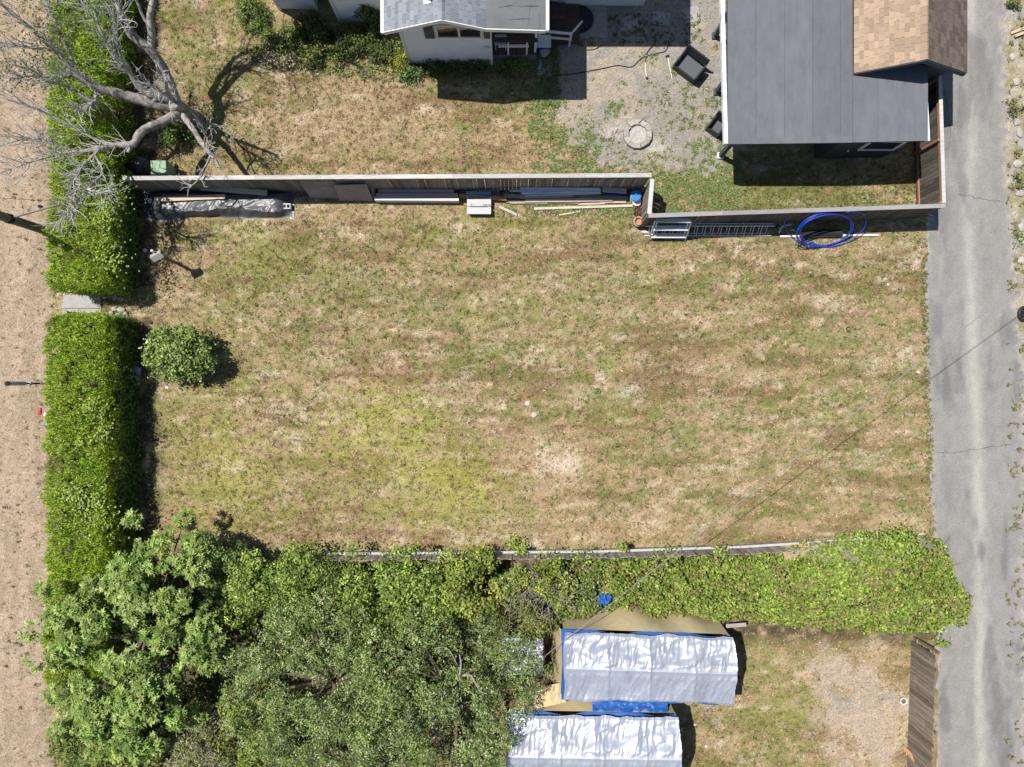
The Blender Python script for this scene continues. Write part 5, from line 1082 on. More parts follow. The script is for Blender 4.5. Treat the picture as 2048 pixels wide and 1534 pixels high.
# ---- clipped hedges
HC = ((0.281, 0.414, 0.036), (0.375, 0.506, 0.06), (0.175, 0.287, 0.024), (0.475, 0.54, 0.108))
def hedge(name, label, y0p, y1p, seed, n, x0p=158, x1p=282, h=1.8, ivy=()):
    r = np.random.default_rng(seed); xa, xb = (x0p-CX)/S, (x1p-CX)/S; ya, yb = (CY-y1p)/S, (CY-y0p)/S
    t = thing(name, label, 'hedge', Vector(((xa+xb)/2,(ya+yb)/2,0)), 'clipped hedges between verge and lawn')
    W, L = xb-xa, yb-ya
    wts = np.array([W*L*1.5, h*L*.8, h*L*.9, h*W, h*W]); f = r.choice(5, n, p=wts/wts.sum())
    u, v = r.random(n), r.random(n); P = np.zeros((n,3)); N = np.zeros((n,3))
    s = f == 0; P[s] = np.stack([xa+u[s]*W, ya+v[s]*L, np.full(s.sum(),h)],-1); N[s] = (0,0,1)
    s = f == 1; P[s] = np.stack([np.full(s.sum(),xa), ya+v[s]*L, u[s]*h],-1); N[s] = (-1,0,.25)
    s = f == 2; P[s] = np.stack([np.full(s.sum(),xb), ya+v[s]*L, u[s]*h],-1); N[s] = (1,0,.25)
    s = f == 3; P[s] = np.stack([xa+u[s]*W, np.full(s.sum(),ya), v[s]*h],-1); N[s] = (0,-1,.25)
    s = f == 4; P[s] = np.stack([xa+u[s]*W, np.full(s.sum(),yb), v[s]*h],-1); N[s] = (0,1,.25)
    # rounded shoulders and bumpy growth
    c = np.stack([np.clip(P[:,0],xa+.35,xb-.45), np.clip(P[:,1],ya+.35,yb-.35), np.clip(P[:,2],0,h-.45)],-1)
    d = P-c; dl = np.linalg.norm(d,axis=1,keepdims=True); dl = np.maximum(dl,1e-4)
    rad = np.where(P[:,2:3] > h-.46, .45, .38); lim = np.minimum(dl, rad*1.02); P = c+d/dl*lim
    bump = (fbm(P[:,0]*2.2+P[:,2]*1.7, P[:,1]*2.2, 3, seed)-.5)*.42 + (fbm(P[:,0]*6, P[:,1]*6+P[:,2]*5, 2, seed+1)-.5)*.22
    Nn = d/dl*.7+N*.3; Nn /= np.linalg.norm(Nn,axis=1,keepdims=True)
    P = P+Nn*(bump[:,None] - np.abs(r.normal(0,.07,(n,1)))); P[:,2] = np.maximum(P[:,2],.04)
    D = Nn*.45+r.normal(0,.42,(n,3))+np.array((-.50,.05,.25)); D /= np.linalg.norm(D,axis=1,keepdims=True)
    LN = Nn+r.normal(0,.55,(n,3))+np.array((0,0,.4)); LN = LN-D*np.sum(LN*D,1,keepdims=True)
    patch = fbm(P[:,1]*.55, P[:,0]*.8, 3, seed+5)
    col = palette(n, HC, r, .16, (.4,.25,.25,.10))
    yel = sstep(patch,.52,.66)[:,None]; col = col*(1-yel*.45)+np.array((.38,.45,.055))*yel*.4
    dead = sstep(fbm(P[:,0]*2.4, P[:,1]*2.0+P[:,2], 3, seed+8), .68, .76)[:,None]; col = col*(1-dead*.6)+np.array((.24,.19,.11))*dead*.6
    hole = fbm(P[:,0]*3.1, P[:,1]*3.1+P[:,2]*2, 2, seed+9) < .30; P[hole] -= Nn[hole]*r.uniform(.1,.35,(hole.sum(),1)); P[:,2] = np.maximum(P[:,2],.05)
    K = 3; P = (P[:,None,:]+D[:,None,:]*(np.arange(K)*.055)[None,:,None]+r.normal(0,.016,(n,K,3))).reshape(-1,3); D = np.repeat(D,K,0)+r.normal(0,.25,(n*K,3)); LN = np.repeat(LN,K,0)+r.normal(0,.2,(n*K,3)); col = np.repeat(col,K,0)*r.uniform(.8,1.2,(n*K,1)); LN = LN-D*np.sum(LN*D,1,keepdims=True)/np.sum(D*D,1,keepdims=True)
    V, F, C = leafset(P, LN, r.uniform(.06,.12,n*K), col, r, .34, .06, D=D)
    npmesh('foliage', V, F, M_leaf, t, col=C, kind='stuff')
    part('inner_stems', MB().hexa([(xa+.32,ya+.3,0),(xb-.35,ya+.3,0),(xb-.35,yb-.3,0),(xa+.32,yb-.3,0)], [(xa+.4,ya+.4,h-.3),(xb-.5,ya+.4,h-.3),(xb-.5,yb-.4,h-.3),(xa+.4,yb-.4,h-.3)]), M_hedgecore, t)  # solid dark filler block added to close gaps between the leaves
    for (px, py, rx_, ry_, k) in ivy:      # pale broad leaves of bindweed growing through the top
        q = r.normal(size=(k,2))*.5; pc = G(px,py,h+.08)
        P2 = np.stack([pc.x+q[:,0]*rx_/S, pc.y+q[:,1]*ry_/S, h+.10+r.uniform(-.12,.12,k)],-1)
        V, F, C = leafset(P2, r.normal(0,.3,(k,3))+np.array((-.2,.1,1)), r.uniform(.07,.115,k), palette(k,((.27,.35,.08),(.32,.40,.12),(.22,.30,.06)),r,.15), r, .7, .08)
        npmesh('bindweed', V, F, M_leaf, t, col=C, kind='stuff')
    return t
hedge('hedge', 'bright green clipped hedge running up from the concrete path past dead tree', -330, 588, 3, 46000, x0p=162, x1p=275, h=1.98, ivy=((215,420,30,50,160),(225,500,30,50,140),(235,390,25,30,160)))
hedge('hedge', 'bright green clipped hedge below the concrete path beside the round bush', 636, 1330, 4, 36000, x0p=157, x1p=273, h=1.96, ivy=((150,990,36,26,220),(190,1010,36,26,120),(185,815,30,16,90),(205,860,20,20,70),(165,885,14,10,50),(180,1045,50,30,120)))
# dark scrub of ivy on the hedge's lawn side
r = np.random.default_rng(61)
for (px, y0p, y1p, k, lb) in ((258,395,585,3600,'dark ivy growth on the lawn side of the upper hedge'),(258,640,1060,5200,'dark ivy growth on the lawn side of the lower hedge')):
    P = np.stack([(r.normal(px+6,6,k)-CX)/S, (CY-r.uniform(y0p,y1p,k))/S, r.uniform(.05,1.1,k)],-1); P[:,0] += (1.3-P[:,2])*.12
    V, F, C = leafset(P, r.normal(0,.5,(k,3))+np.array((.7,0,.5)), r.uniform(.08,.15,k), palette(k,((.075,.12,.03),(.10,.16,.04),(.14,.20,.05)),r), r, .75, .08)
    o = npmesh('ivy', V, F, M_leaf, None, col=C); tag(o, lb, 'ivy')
# ---- round bush on the lawn
b = G(389,709); c = G(356,703,1.15)
cl = dome(b.x-.1, b.y+.0, 1.06, .86, .55, 1.68, 46, np.random.default_rng(5), (.24,.38))
woody('round_bush', 'round leafy bush standing alone on the lawn beside the hedge', 'bush', b, cl, 9500, (.08,.145), ((.20,.285,.07),(.265,.355,.10),(.33,.42,.145),(.13,.195,.045)), 6, .05, 8, m=M_gloss_leaf, aspect=.62, zmin=-.5, stem='stem')
# ---- fig like tree: rosettes of long leaves
def rosette_tree(name, label, base, clumps, nros, L, cols, seed, nleaf=(7,10), trunk_r=.14):
    r = np.random.default_rng(seed); b = Vector((base[0],base[1],0)); t = thing(name, label, 'tree', b)
    cl = np.array(clumps); mid = Vector((float(cl[:,0].mean()),float(cl[:,1].mean()),float(cl[:,2].max()*.4)))
    part('trunk', MB().tube([b-ZV*.1, b.lerp(mid,.5)+Vector((.08,0,0)), mid], [trunk_r*1.3,trunk_r,trunk_r*.75], 10), M_bark2, t, smooth=True)
    for i in r.choice(len(cl), min(26,len(cl)), replace=False):
        e = Vector(cl[i,:3]); s0 = b.lerp(mid,r.uniform(.55,1)); mm = s0.lerp(e,.5)+Vector((0,0,.1)); part('limb', MB().tube(spline([s0,mm,e],4), list(np.linspace(trunk_r*.55,.012,9)), 6), M_bark2, t, smooth=True)
    wt = cl[:,3]**2; ci = r.choice(len(cl), nros, p=wt/wt.sum()); d = rdir(nros, r, -.25); ci = ci[:len(d)]; n = len(d)
    C0 = cl[ci,:3]+d*(cl[ci,3]*r.uniform(.75,1.08,n))[:,None]; ax = d*.45+np.array((-.12,.06,.8))+r.normal(0,.2,(n,3)); ax /= np.linalg.norm(ax,axis=1,keepdims=True)
    Ps, Ns, Ds, sz, cc = [], [], [], [], []
    pal = palette(n, cols, r, .12)
    for j in range(n):
        a = ax[j]; e1 = np.cross(a,(1,0,.01)); e1 /= np.linalg.norm(e1); e2 = np.cross(a,e1); k = r.integers(*nleaf); ph = r.uniform(0,6.28)
        for q in range(k):
            an = ph+q*2.399; out = e1*math.cos(an)+e2*math.sin(an); l_ = r.uniform(*L); lift = r.uniform(-.15,.75); dd = out+a*lift; dd /= np.linalg.norm(dd)
            Ps.append(C0[j]+dd*l_*.55); Ds.append(dd); Ns.append(a-dd*np.dot(a,dd)+r.normal(0,.18,3)); sz.append(l_); cc.append(pal[j]*r.uniform(.85,1.15)*(1.25 if lift > .45 else 1))
    V, F, C = leafset(np.array(Ps), np.array(Ns), np.array(sz), np.array(cc), r, .36, .07, droop=.10, D=np.array(Ds))
    npmesh('foliage', V, F, M_gloss_leaf, t, col=C, kind='stuff'); return t
r = np.random.default_rng(71)
fb = G(330,1240); fcl = []
for (px, py, rx_, ry_, zt, m_) in ((235,1300,150,150,3.5,40),(330,1180,130,90,3.3,26),(255,1440,130,90,3.3,30),(150,1420,70,70,2.8,14),(120,1270,60,70,2.8,10),(360,1110,110,36,2.5,10),(150,1200,60,40,2.9,8),(400,1290,40,60,2.9,8)):
    c = G(px,py,zt*.85); fcl += dome(c.x,c.y,rx_/S*.86,ry_/S*.86,zt*.55,zt,m_,r,(.26,.44))
for (px, py, z) in ((88,1182,2.8),(60,1262,2.8),(68,1325,2.7),(120,1375,2.7),(265,1040,2.1),(370,1035,1.6),(335,1075,2.2)): c = G(px,py,z); fcl.append((c.x,c.y,z,.3))
rosette_tree('fig_tree', 'large broad leafed tree with star shaped leaf clusters overhanging the verge', fb, fcl, 3900, (.11,.185), ((.185,.275,.06),(.25,.345,.09),(.33,.42,.135),(.12,.185,.04)), 72)
# ---- bigger mixed trees
r = np.random.default_rng(81)
def px_dome(px, py, rxp, ryp, zb, zt, m, rr=(.32,.6), gaps=0.0):
    c = G(px,py,(zb+zt)/2*1.1); k = (1-zt*.8/H)/S
    return dome(c.x, c.y, rxp*k, ryp*k, zb, zt, m, r, rr, gaps=gaps)
GREY_G = ((0.186, 0.257, 0.068), (0.264, 0.345, 0.108), (0.114, 0.17, 0.041), (0.384, 0.433, 0.23)); YEL_G = ((0.203, 0.26, 0.054), (0.27, 0.325, 0.072), (0.149, 0.208, 0.042), (0.351, 0.351, 0.084)); MIDG = ((0.19, 0.275, 0.057), (0.263, 0.352, 0.075), (0.347, 0.429, 0.115), (0.123, 0.182, 0.04))
woody('apple_tree', 'grey green fine leaved tree reaching over the silver canopies', 'tree', G(940,1440), px_dome(880,1410,185,175,1.5,3.6,90)+px_dome(1030,1345,70,60,1.7,2.9,12,(.25,.4)), 34000, (.06,.11), GREY_G, 82, .13, 30, aspect=.42)
woody('apple_tree', 'broad grey green tree in the middle of the lower thicket', 'tree', G(690,1390), px_dome(640,1395,200,190,1.5,3.7,105), 46000, (.06,.11), GREY_G, 83, .13, 30, aspect=.42)
woody('tall_shrub', 'rounded mid green shrub hiding the left end of the old fence', 'shrub', G(570,1180), px_dome(555,1185,135,85,.9,2.5,56), 21000, (.07,.12), MIDG, 84, .08, 18, aspect=.6, stem='stem')
woody('tall_shrub', 'lighter green shrub between fig tree and old fence corner', 'shrub', G(450,1140), px_dome(440,1125,80,58,.7,2.3,26,(.26,.42)), 10500, (.08,.14), ((.19,.27,.08),(.24,.32,.11),(.14,.21,.06)), 85, .07, 12, aspect=.45, stem='stem')
woody('tall_shrub', 'dense shrub below old fence left of the bare twiggy bush', 'shrub', G(780,1210), px_dome(775,1200,130,66,.9,2.2,50), 18500, (.07,.12), MIDG, 86, .08, 16, aspect=.65, stem='stem')
woody('tall_shrub', 'yellow green vine covered shrub below the old fence', 'shrub', G(950,1190), px_dome(945,1175,95,55,.8,1.9,34,(.28,.45)), 11500, (.08,.14), YEL_G, 87, .07, 12, aspect=.75, stem='stem')
tw = woody('twiggy_bush', 'bush with bare grey twigs showing through yellow green leaves', 'shrub', G(1080,1215), px_dome(1075,1205,75,70,.7,1.9,26,(.26,.42)), 5200, (.08,.14), YEL_G, 88, .07, 12, aspect=.5, stem='stem')
woody('pale_shrub', 'pale cream tipped feathery shrub at the bottom of the picture', 'shrub', G(420,1490), px_dome(395,1500,80,70,.8,2.5,30,(.25,.42)), 9500, (.09,.16), ((.34,.34,.18),(.24,.27,.10),(.42,.40,.26),(.18,.22,.07)), 89, .07, 12, aspect=.22, stem='stem')
woody('tall_shrub', 'bright yellow green shrub beside the pale feathery shrub', 'shrub', G(520,1500), px_dome(490,1465,70,70,.8,2.6,24,(.28,.45)), 8500, (.08,.14), YEL_G, 90, .07, 12, aspect=.55, stem='stem')
woody('tall_shrub', 'olive green shrub at bottom left beneath the fig tree', 'shrub', G(250,1530), px_dome(215,1505,115,75,.8,2.4,40,(.28,.45)), 15000, (.09,.15), ((.13,.19,.055),(.19,.25,.065),(.25,.28,.08)), 91, .07, 12, aspect=.5, stem='stem')
# dark undergrowth leaves added below the thicket, standing in for the shade in its gaps
r = np.random.default_rng(160); k = 26000; pu = r.uniform(150,1090,k); pv = r.uniform(1120,1600,k)
kp = (pv > 1135) | (pu < 420); kp &= ~((pu > 990) & (pv > 1290)); pu, pv = pu[kp], pv[kp]; k = len(pu)
P = np.stack([(pu-CX)/S,(CY-pv)/S,r.uniform(.03,.6,k)*(.3+fbm(pu/25,pv/25,2,161))],-1)
V, F, C = leafset(P, r.normal(0,.6,(k,3))+np.array((0,0,1)), r.uniform(.08,.16,k), palette(k,((.08,.12,.035),(.11,.155,.045),(.06,.09,.028)),r), r, .6, .08); V[:,2] = np.maximum(V[:,2],.01)
npmesh('undergrowth', V, F, M_leaf, None, col=C, kind='stuff')
# visible bare limbs
def twigs(base, n, L, r, rad=.012, spread=1.0, dirv=(0,0,.5), segs=4, wig=.35, mb=None, sub=2):
    mb = mb or MB()
    for _ in range(n):
        d = Vector(dirv)+Vector((r.uniform(-1,1),r.uniform(-1,1),r.uniform(-.5,.8)))*spread; d.normalize(); p = Vector(base(r)); l_ = r.uniform(*L); pts = [p.copy()]
        for k in range(segs):
            d = (d+Vector((r.uniform(-1,1),r.uniform(-1,1),r.uniform(-.7,.9)))*wig).normalized(); p = p+d*l_/segs; pts.append(p.copy())
            if sub and k > 0 and r.random() < .8:
                d2 = (d+Vector((r.uniform(-1,1),r.uniform(-1,1),r.uniform(-.6,.8)))*1.0).normalized(); q = [p.copy(), p+d2*l_*.16, p+d2*l_*.3+Vector((r.uniform(-.05,.05),r.uniform(-.05,.05),.03))]
                mb.tube(q, [rad*.6,rad*.45,rad*.25], 4, cap=False)
        mb.tube(pts, list(np.linspace(rad, rad*.35, segs+1)), 5, cap=False)
    return mb
rr = random.Random(5)
part('bare_twigs', twigs(lambda r_: G(1075+r_.gauss(0,32),1195+r_.gauss(0,28),r_.uniform(1.3,1.9)), 90, (.4,1.0), rr, .012, wig=.5), mat('grey_twig', (.27,.25,.225), .9, .2), tw, kind='stuff')
lm = thing('dead_limb', 'bare crooked grey limbs poking through the grey green crown', 'dead limb', G0(930,1385,0))
part('limb', MB().tube(spline([G(945,1385,0), G(925,1380,1.8), G(920,1355,3.4), G(922,1328,3.9), G(919,1310,4.05)]), list(np.linspace(.07,.02,33)), 7), M_bark, lm, smooth=True)
part('limb', MB().tube(spline([G(922,1352,3.45), G(940,1350,3.7), G(950,1365,3.8), G(962,1383,3.8), G(975,1388,3.8)]), list(np.linspace(.04,.014,33)), 7), M_bark, lm, smooth=True)
part('limb', MB().tube(spline([G(925,1380,2.2), G(890,1380,3.3), G(868,1392,3.6), G(855,1405,3.75)]), list(np.linspace(.055,.012,25)), 7), M_bark, lm, smooth=True)
part('limb', MB().tube(spline([G(915,1330,3.85), G(895,1297,4.0), G(870,1296,4.05)]), list(np.linspace(.02,.008,17)), 6), M_bark, lm, smooth=True)
# ---- brambles
BR = ((0.2, 0.28, 0.05), (0.265, 0.345, 0.065), (0.13, 0.19, 0.034), (0.33, 0.39, 0.1), (0.33, 0.25, 0.13))
def bramble(label, poly, zt, n, seed, cols, wts=None):
    r = np.random.default_rng(seed); xs = [p[0] for p in poly]; ys = [p[1] for p in poly]
    u = r.uniform(min(xs)-20,max(xs)+20,n*3); v = r.uniform(min(ys)-20,max(ys)+20,n*3)
    ins = np.zeros(u.shape,bool); dm = np.full(u.shape,1e9)
    for i in range(len(poly)):
        x0,y0_ = poly[i]; x1,y1_ = poly[(i+1)%len(poly)]
        ins ^= ((y0_ > v) != (y1_ > v)) & (u < (x1-x0)*(v-y0_)/((y1_-y0_) or 1e-9)+x0)
        t_ = np.clip(((u-x0)*(x1-x0)+(v-y0_)*(y1_-y0_))/((x1-x0)**2+(y1_-y0_)**2+1e-9),0,1); dm = np.minimum(dm,np.hypot(u-(x0+t_*(x1-x0)),v-(y0_+t_*(y1_-y0_))))
    sd = np.where(ins,dm,-dm)+(fbm(u/16,v/16,3,seed)-.5)*30; k = np.where(sd > 0)[0][:n]; u, v, sd = u[k], v[k], sd[k]; m_ = len(u)
    z = zt*np.sqrt(np.clip(sd/48,0.02,1))*(.62+.62*fbm(u/26,v/26,3,seed+1)) + (fbm(u/8,v/8,2,seed+2)-.5)*.25 - np.abs(r.normal(0,.17,m_))
    z = np.where(r.random(m_) < .12, z*r.uniform(.3,.9,m_), z); z = np.maximum(z,.03)
    kx_ = 1/S; e = 3.0
    P = np.stack([(u-CX)*kx_,(CY-v)*kx_,z],-1)
    tone = .55*fbm(u/30,v/24,3,seed+4)+.45*fbm(u/7,v/6,2,seed+5)
    col = palette(m_, cols, r, .2, wts)*(.45+1.1*tone)[:,None]
    K = 4; off = r.normal(0,1,(m_,3))*.05; m_ = m_*1
    sink = sstep(fbm(u/9, v/8, 3, seed+6), .44, .30); P[:,2] = np.maximum(P[:,2]-sink*.6, .03)
    brn = sstep(fbm(u/14, v/12, 3, seed+7), .62, .72)[:,None]; col = col*(1-brn*.55)+np.array((.26,.18,.10))*brn*.55
    P = P+off; N = r.normal(0,.60,(m_,3))+np.array((-.12,.05,1))
    b = thing('bramble', label, 'bramble', G(sum(xs)/len(xs),sum(ys)/len(ys)))
    V, F, C = leafset(P, N, r.uniform(.08,.145,m_), col, r, .72, .09); V[:,2] = np.maximum(V[:,2],.012)
    npmesh('foliage', V, F, M_leaf, b, col=C, kind='stuff')
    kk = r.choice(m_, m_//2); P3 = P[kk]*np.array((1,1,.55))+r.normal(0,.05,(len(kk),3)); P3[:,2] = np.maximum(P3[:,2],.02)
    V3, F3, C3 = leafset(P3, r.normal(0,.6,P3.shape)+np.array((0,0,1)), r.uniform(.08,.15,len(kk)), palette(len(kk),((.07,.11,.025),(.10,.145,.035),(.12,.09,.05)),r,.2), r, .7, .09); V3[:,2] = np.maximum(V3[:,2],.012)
    npmesh('old_leaves', V3, F3, M_leaf, b, col=C3, kind='stuff')  # added dark lower layer; shade between the leaves put into its colour
    rr = random.Random(seed); mb = MB()
    for _ in range(160):
        i = rr.randrange(m_); p = Vector(P[i]); a = rr.uniform(0,6.28); L = rr.uniform(.5,1.3); d = Vector((math.cos(a),math.sin(a),0))
        q = [Vector((p.x-d.x*L*.5,p.y-d.y*L*.5,max(p.z-.5,.02))), Vector((p.x,p.y,p.z+.02)), Vector((p.x+d.x*L*.5,p.y+d.y*L*.5,max(p.z-.3,.02)))]
        mb.tube(spline(q,4), .007, 4, cap=False)
    part('canes', mb, mat('bramble_cane', (.25,.17,.12), .8), b, kind='stuff')
    fr = np.random.default_rng(seed+9); kf = fr.choice(m_, 240); pos = P[kf]+np.array((0,0,.07)); Vf, Ff, Cf = leafset(pos, fr.normal(0,.2,(240,3))+np.array((0,0,1)), fr.uniform(.045,.085,240), palette(240,((.62,.58,.55),(.55,.46,.40),(.50,.40,.28)),fr,.12), fr, .95, .05)
    npmesh('blossom', Vf, Ff, M_leaf, b, col=Cf, kind='stuff')
    return b
def gp(l, h): return [(CX+(x-CX)*(1-h/H), CY+(y-CY)*(1-h/H)) for x, y in l]
bramble('long bright green bramble bank spilling over the old fence to the alley', gp([(1190,1125),(1330,1118),(1440,1118),(1550,1112),(1640,1100),(1760,1085),(1850,1074),(1915,1098),(1945,1165),(1975,1225),(1945,1268),(1862,1290),(1760,1282),(1700,1272),(1600,1268),(1490,1255),(1440,1262),(1300,1250),(1200,1240)],1.25), 1.35, 40000, 95, BR, (.33,.25,.22,.12,.08))
bramble('darker bramble patch between the bare twiggy bush and canopy', gp([(1120,1130),(1215,1128),(1230,1235),(1190,1262),(1120,1270),(1100,1200)],1.25), 1.3, 7500, 96, ((.16,.23,.05),(.21,.28,.07),(.12,.17,.04)))
# stray shoots over the fence and alley
rs = np.random.default_rng(97); Ps = []
for (px, py, h, k, s) in ((1245,1093,.9,110,9),(1610,1100,1.2,120,26),(1700,1085,1.2,160,30),(1440,1100,1.3,60,14),(1905,1180,.5,60,14),(1912,1215,.4,90,16),(1925,1245,.2,40,9),(1885,1288,.3,50,10),(800,1108,1.2,120,20),(700,1100,1.2,120,22),(640,1112,1.2,120,24),(900,1112,1.3,70,14),(830,1096,1.5,80,8),(1040,1102,.9,80,12),(1160,1112,1.3,80,30),(1330,1112,1.3,70,26),(1030,1085,.15,90,18),(880,1120,1.3,60,22),(1100,1120,1.3,60,30),(1790,1075,1.2,200,30),(1740,1098,1.3,420,34),(1810,1095,1.3,420,30),(1660,1104,1.3,260,26)):
    c = G(px,py,h); q = rs.normal(size=(k,3))*np.array((s/S*.6,s/S*.45,.12)); Ps.append(np.array((c.x,c.y,h))+q)
P = np.concatenate(Ps); P[:,2] = np.maximum(P[:,2],.03); V, F, C = leafset(P, rs.normal(0,.4,P.shape)+np.array((0,0,1)), rs.uniform(.07,.14,len(P)), palette(len(P),BR[:4],rs,.2), rs, .7, .08); V[:,2] = np.maximum(V[:,2],.012)
npmesh('creeper_leaves', V, F, M_leaf, None, col=C, kind='stuff')
# ---- plants along the house and weeds
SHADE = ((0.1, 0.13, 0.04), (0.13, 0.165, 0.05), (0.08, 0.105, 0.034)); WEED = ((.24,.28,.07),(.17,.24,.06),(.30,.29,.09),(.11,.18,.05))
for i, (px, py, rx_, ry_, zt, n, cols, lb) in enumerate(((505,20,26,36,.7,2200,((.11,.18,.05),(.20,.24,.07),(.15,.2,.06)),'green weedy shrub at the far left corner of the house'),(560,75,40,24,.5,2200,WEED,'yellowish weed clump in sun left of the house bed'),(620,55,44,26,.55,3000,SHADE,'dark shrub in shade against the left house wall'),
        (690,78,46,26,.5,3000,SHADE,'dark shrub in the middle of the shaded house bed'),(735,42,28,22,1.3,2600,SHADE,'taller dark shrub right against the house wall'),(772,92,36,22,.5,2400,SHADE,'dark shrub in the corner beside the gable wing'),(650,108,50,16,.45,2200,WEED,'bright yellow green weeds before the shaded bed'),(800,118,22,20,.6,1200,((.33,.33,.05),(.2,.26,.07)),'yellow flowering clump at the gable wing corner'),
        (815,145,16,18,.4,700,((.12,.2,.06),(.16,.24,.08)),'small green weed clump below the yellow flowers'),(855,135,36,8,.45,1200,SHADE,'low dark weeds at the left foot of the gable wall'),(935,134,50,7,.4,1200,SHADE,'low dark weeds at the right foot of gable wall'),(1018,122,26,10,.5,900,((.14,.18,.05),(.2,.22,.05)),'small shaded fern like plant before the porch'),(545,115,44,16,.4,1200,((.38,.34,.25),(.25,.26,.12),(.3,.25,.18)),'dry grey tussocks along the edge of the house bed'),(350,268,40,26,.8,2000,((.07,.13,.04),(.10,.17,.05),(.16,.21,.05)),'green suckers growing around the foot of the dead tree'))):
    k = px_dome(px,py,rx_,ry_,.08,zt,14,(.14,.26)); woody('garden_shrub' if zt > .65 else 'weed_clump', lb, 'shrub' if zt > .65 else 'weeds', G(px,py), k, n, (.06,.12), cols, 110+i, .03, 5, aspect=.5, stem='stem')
rs = np.random.default_rng(130)
pu = rs.uniform(480,830,1500); pv = rs.uniform(90,165,1500); kp = (rs.random(1500) < .30) & (np.abs(pv-(92+(pu-480)*.17)) < 26)
rosettes('bed_weeds', [(a,b_,rs.uniform(.6,1.3)) for a,b_ in zip(pu[kp],pv[kp])], rs, (5,10), (.06,.13), ((.13,.2,.06),(.24,.27,.07),(.34,.31,.2),(.2,.22,.1)), .8)
pu = rs.uniform(1080,1130,700); pv = rs.uniform(60,215,700); kp = (rs.random(700) < .5) & (np.abs(pu-(1100+.03*(pv-120))) < 18)
rosettes('patio_edge_weeds', [(a,b_,rs.uniform(.6,1.2)) for a,b_ in zip(pu[kp],pv[kp])], rs, (5,9), (.06,.12), ((.11,.16,.05),(.15,.2,.06)), .6)
pu = rs.uniform(1100,1400,900); pv = rs.uniform(5,92,900); kp = rs.random(900) < .35
rosettes('shaded_yard_weeds', [(a,b_,rs.uniform(.6,1.1)) for a,b_ in zip(pu[kp],pv[kp]) if not (1125 < a < 1218 and b_ < 80) and b_ > 28], rs, (5,9), (.06,.12), ((.09,.13,.04),(.12,.16,.05)), .6)
for i, (px, py, n_, lb) in enumerate(((2030,6,900,'leafy dark green weed at the top right edge of the alley'),(2032,215,500,'green weed creeping onto the alley opposite the shed'),(2040,360,500,'reddish green weed on the alley verge'),(2038,470,400,'low bright weed clump on the alley verge above the wheel'))):
    k = px_dome(px,py,15,18,.04,.26,9,(.07,.13)); woody('weed_clump', lb, 'weeds', G(px,py), k, n_//2, (.06,.11), ((.16,.22,.07),(.22,.27,.09),(.27,.22,.11)), 140+i, .02, 3, aspect=.55, stem='stem')
# ------------------------------------------------------------------ the big dead tree
tb = G(389,242); dt = thing('dead_tree', 'big bare grey tree with lichened twigs leaning over the hedge', 'tree', tb)
rt = random.Random(17)
def limb(pts, name='limb', n=6, m=M_bark, k=10, lump=.10):
    P = [G(a,b_,h) for a,b_,h,_ in pts]; sp = spline(P, n); rad = []
    for i in range(len(pts)-1):
        for q in range(n): rad.append(pts[i][3]+(pts[i+1][3]-pts[i][3])*q/n)
    rad.append(pts[-1][3]); rad = [x*(1+rt.uniform(-lump,lump)) for x in rad]
    part(name, MB().tube(sp, rad, k), m, dt, smooth=True); return sp, rad
L = {}
limb([(389,242,-.1,.42),(382,236,.35,.33),(366,224,1.0,.29),(350,210,1.65,.27),(343,204,1.85,.20)], 'trunk', 6, M_bark, 14, .05)
kn_ = G(347,206,1.86); part('burr', MB().lathe(kn_-ZV*.06, [(.20,0),(.19,.05),(.13,.09),(.09,.05),(.03,.03)], 14), M_bark, dt, smooth=True)
L['A'] = limb([(352,212,1.6,.23),(340,172,2.0,.20),(322,130,2.35,.175),(298,98,2.7,.16),(264,70,3.1,.14),(243,30,3.6,.12),(232,-25,4.1,.10),(222,-90,4.7,.08),(214,-170,5.7,.05)])
L['F'] = limb([(300,100,2.65,.13),(303,70,2.9,.12),(300,30,3.3,.11),(312,-20,3.7,.09),(335,-90,4.3,.07),(365,-175,5.2,.04)])
L['F2'] = limb([(302,62,2.95,.06),(285,30,3.3,.05),(275,5,3.6,.04),(262,-30,3.9,.02)])
L['B'] = limb([(352,213,1.55,.21),(322,210,1.85,.20),(282,200,2.2,.19),(240,188,2.6,.165),(195,175,3.1,.14),(150,146,3.6,.11),(110,102,4.1,.085),(60,56,4.6,.06),(5,10,5.1,.045),(-60,-35,5.6,.02)])
L['B2'] = limb([(193,178,3.05,.08),(192,198,3.0,.075),(172,215,3.05,.06),(150,223,3.1,.05)])
L['B3'] = limb([(183,202,3.0,.05),(158,186,3.2,.055),(130,172,3.4,.045),(97,163,3.7,.04),(67,142,4.0,.03),(20,128,4.4,.02)])
L['B4'] = limb([(158,152,3.5,.07),(140,152,3.6,.055),(110,156,3.8,.045),(60,152,4.2,.03),(25,158,4.4,.015)])
L['B5'] = limb([(148,128,3.7,.06),(128,80,4.2,.05),(112,45,4.6,.04),(90,0,5.0,.03),(70,-40,5.3,.015)])
L['B6'] = limb([(105,100,4.1,.05),(60,95,4.5,.04),(0,85,5.0,.025),(-50,80,5.4,.012)])
L['C'] = limb([(345,206,1.75,.15),(326,193,2.05,.15),(305,190,2.3,.13),(283,178,2.55,.12),(264,153,2.9,.10),(252,130,3.3,.095),(235,122,3.5,.075),(218,95,3.85,.06),(198,55,4.3,.045),(172,18,4.7,.035),(150,-25,5.1,.02)])
L['C2'] = limb([(243,123,3.45,.055),(236,90,3.8,.045),(234,62,4.1,.035),(240,30,4.4,.02)])
L['C3'] = limb([(230,118,3.6,.05),(214,88,4.0,.04),(197,48,4.5,.03),(190,10,4.9,.015)])
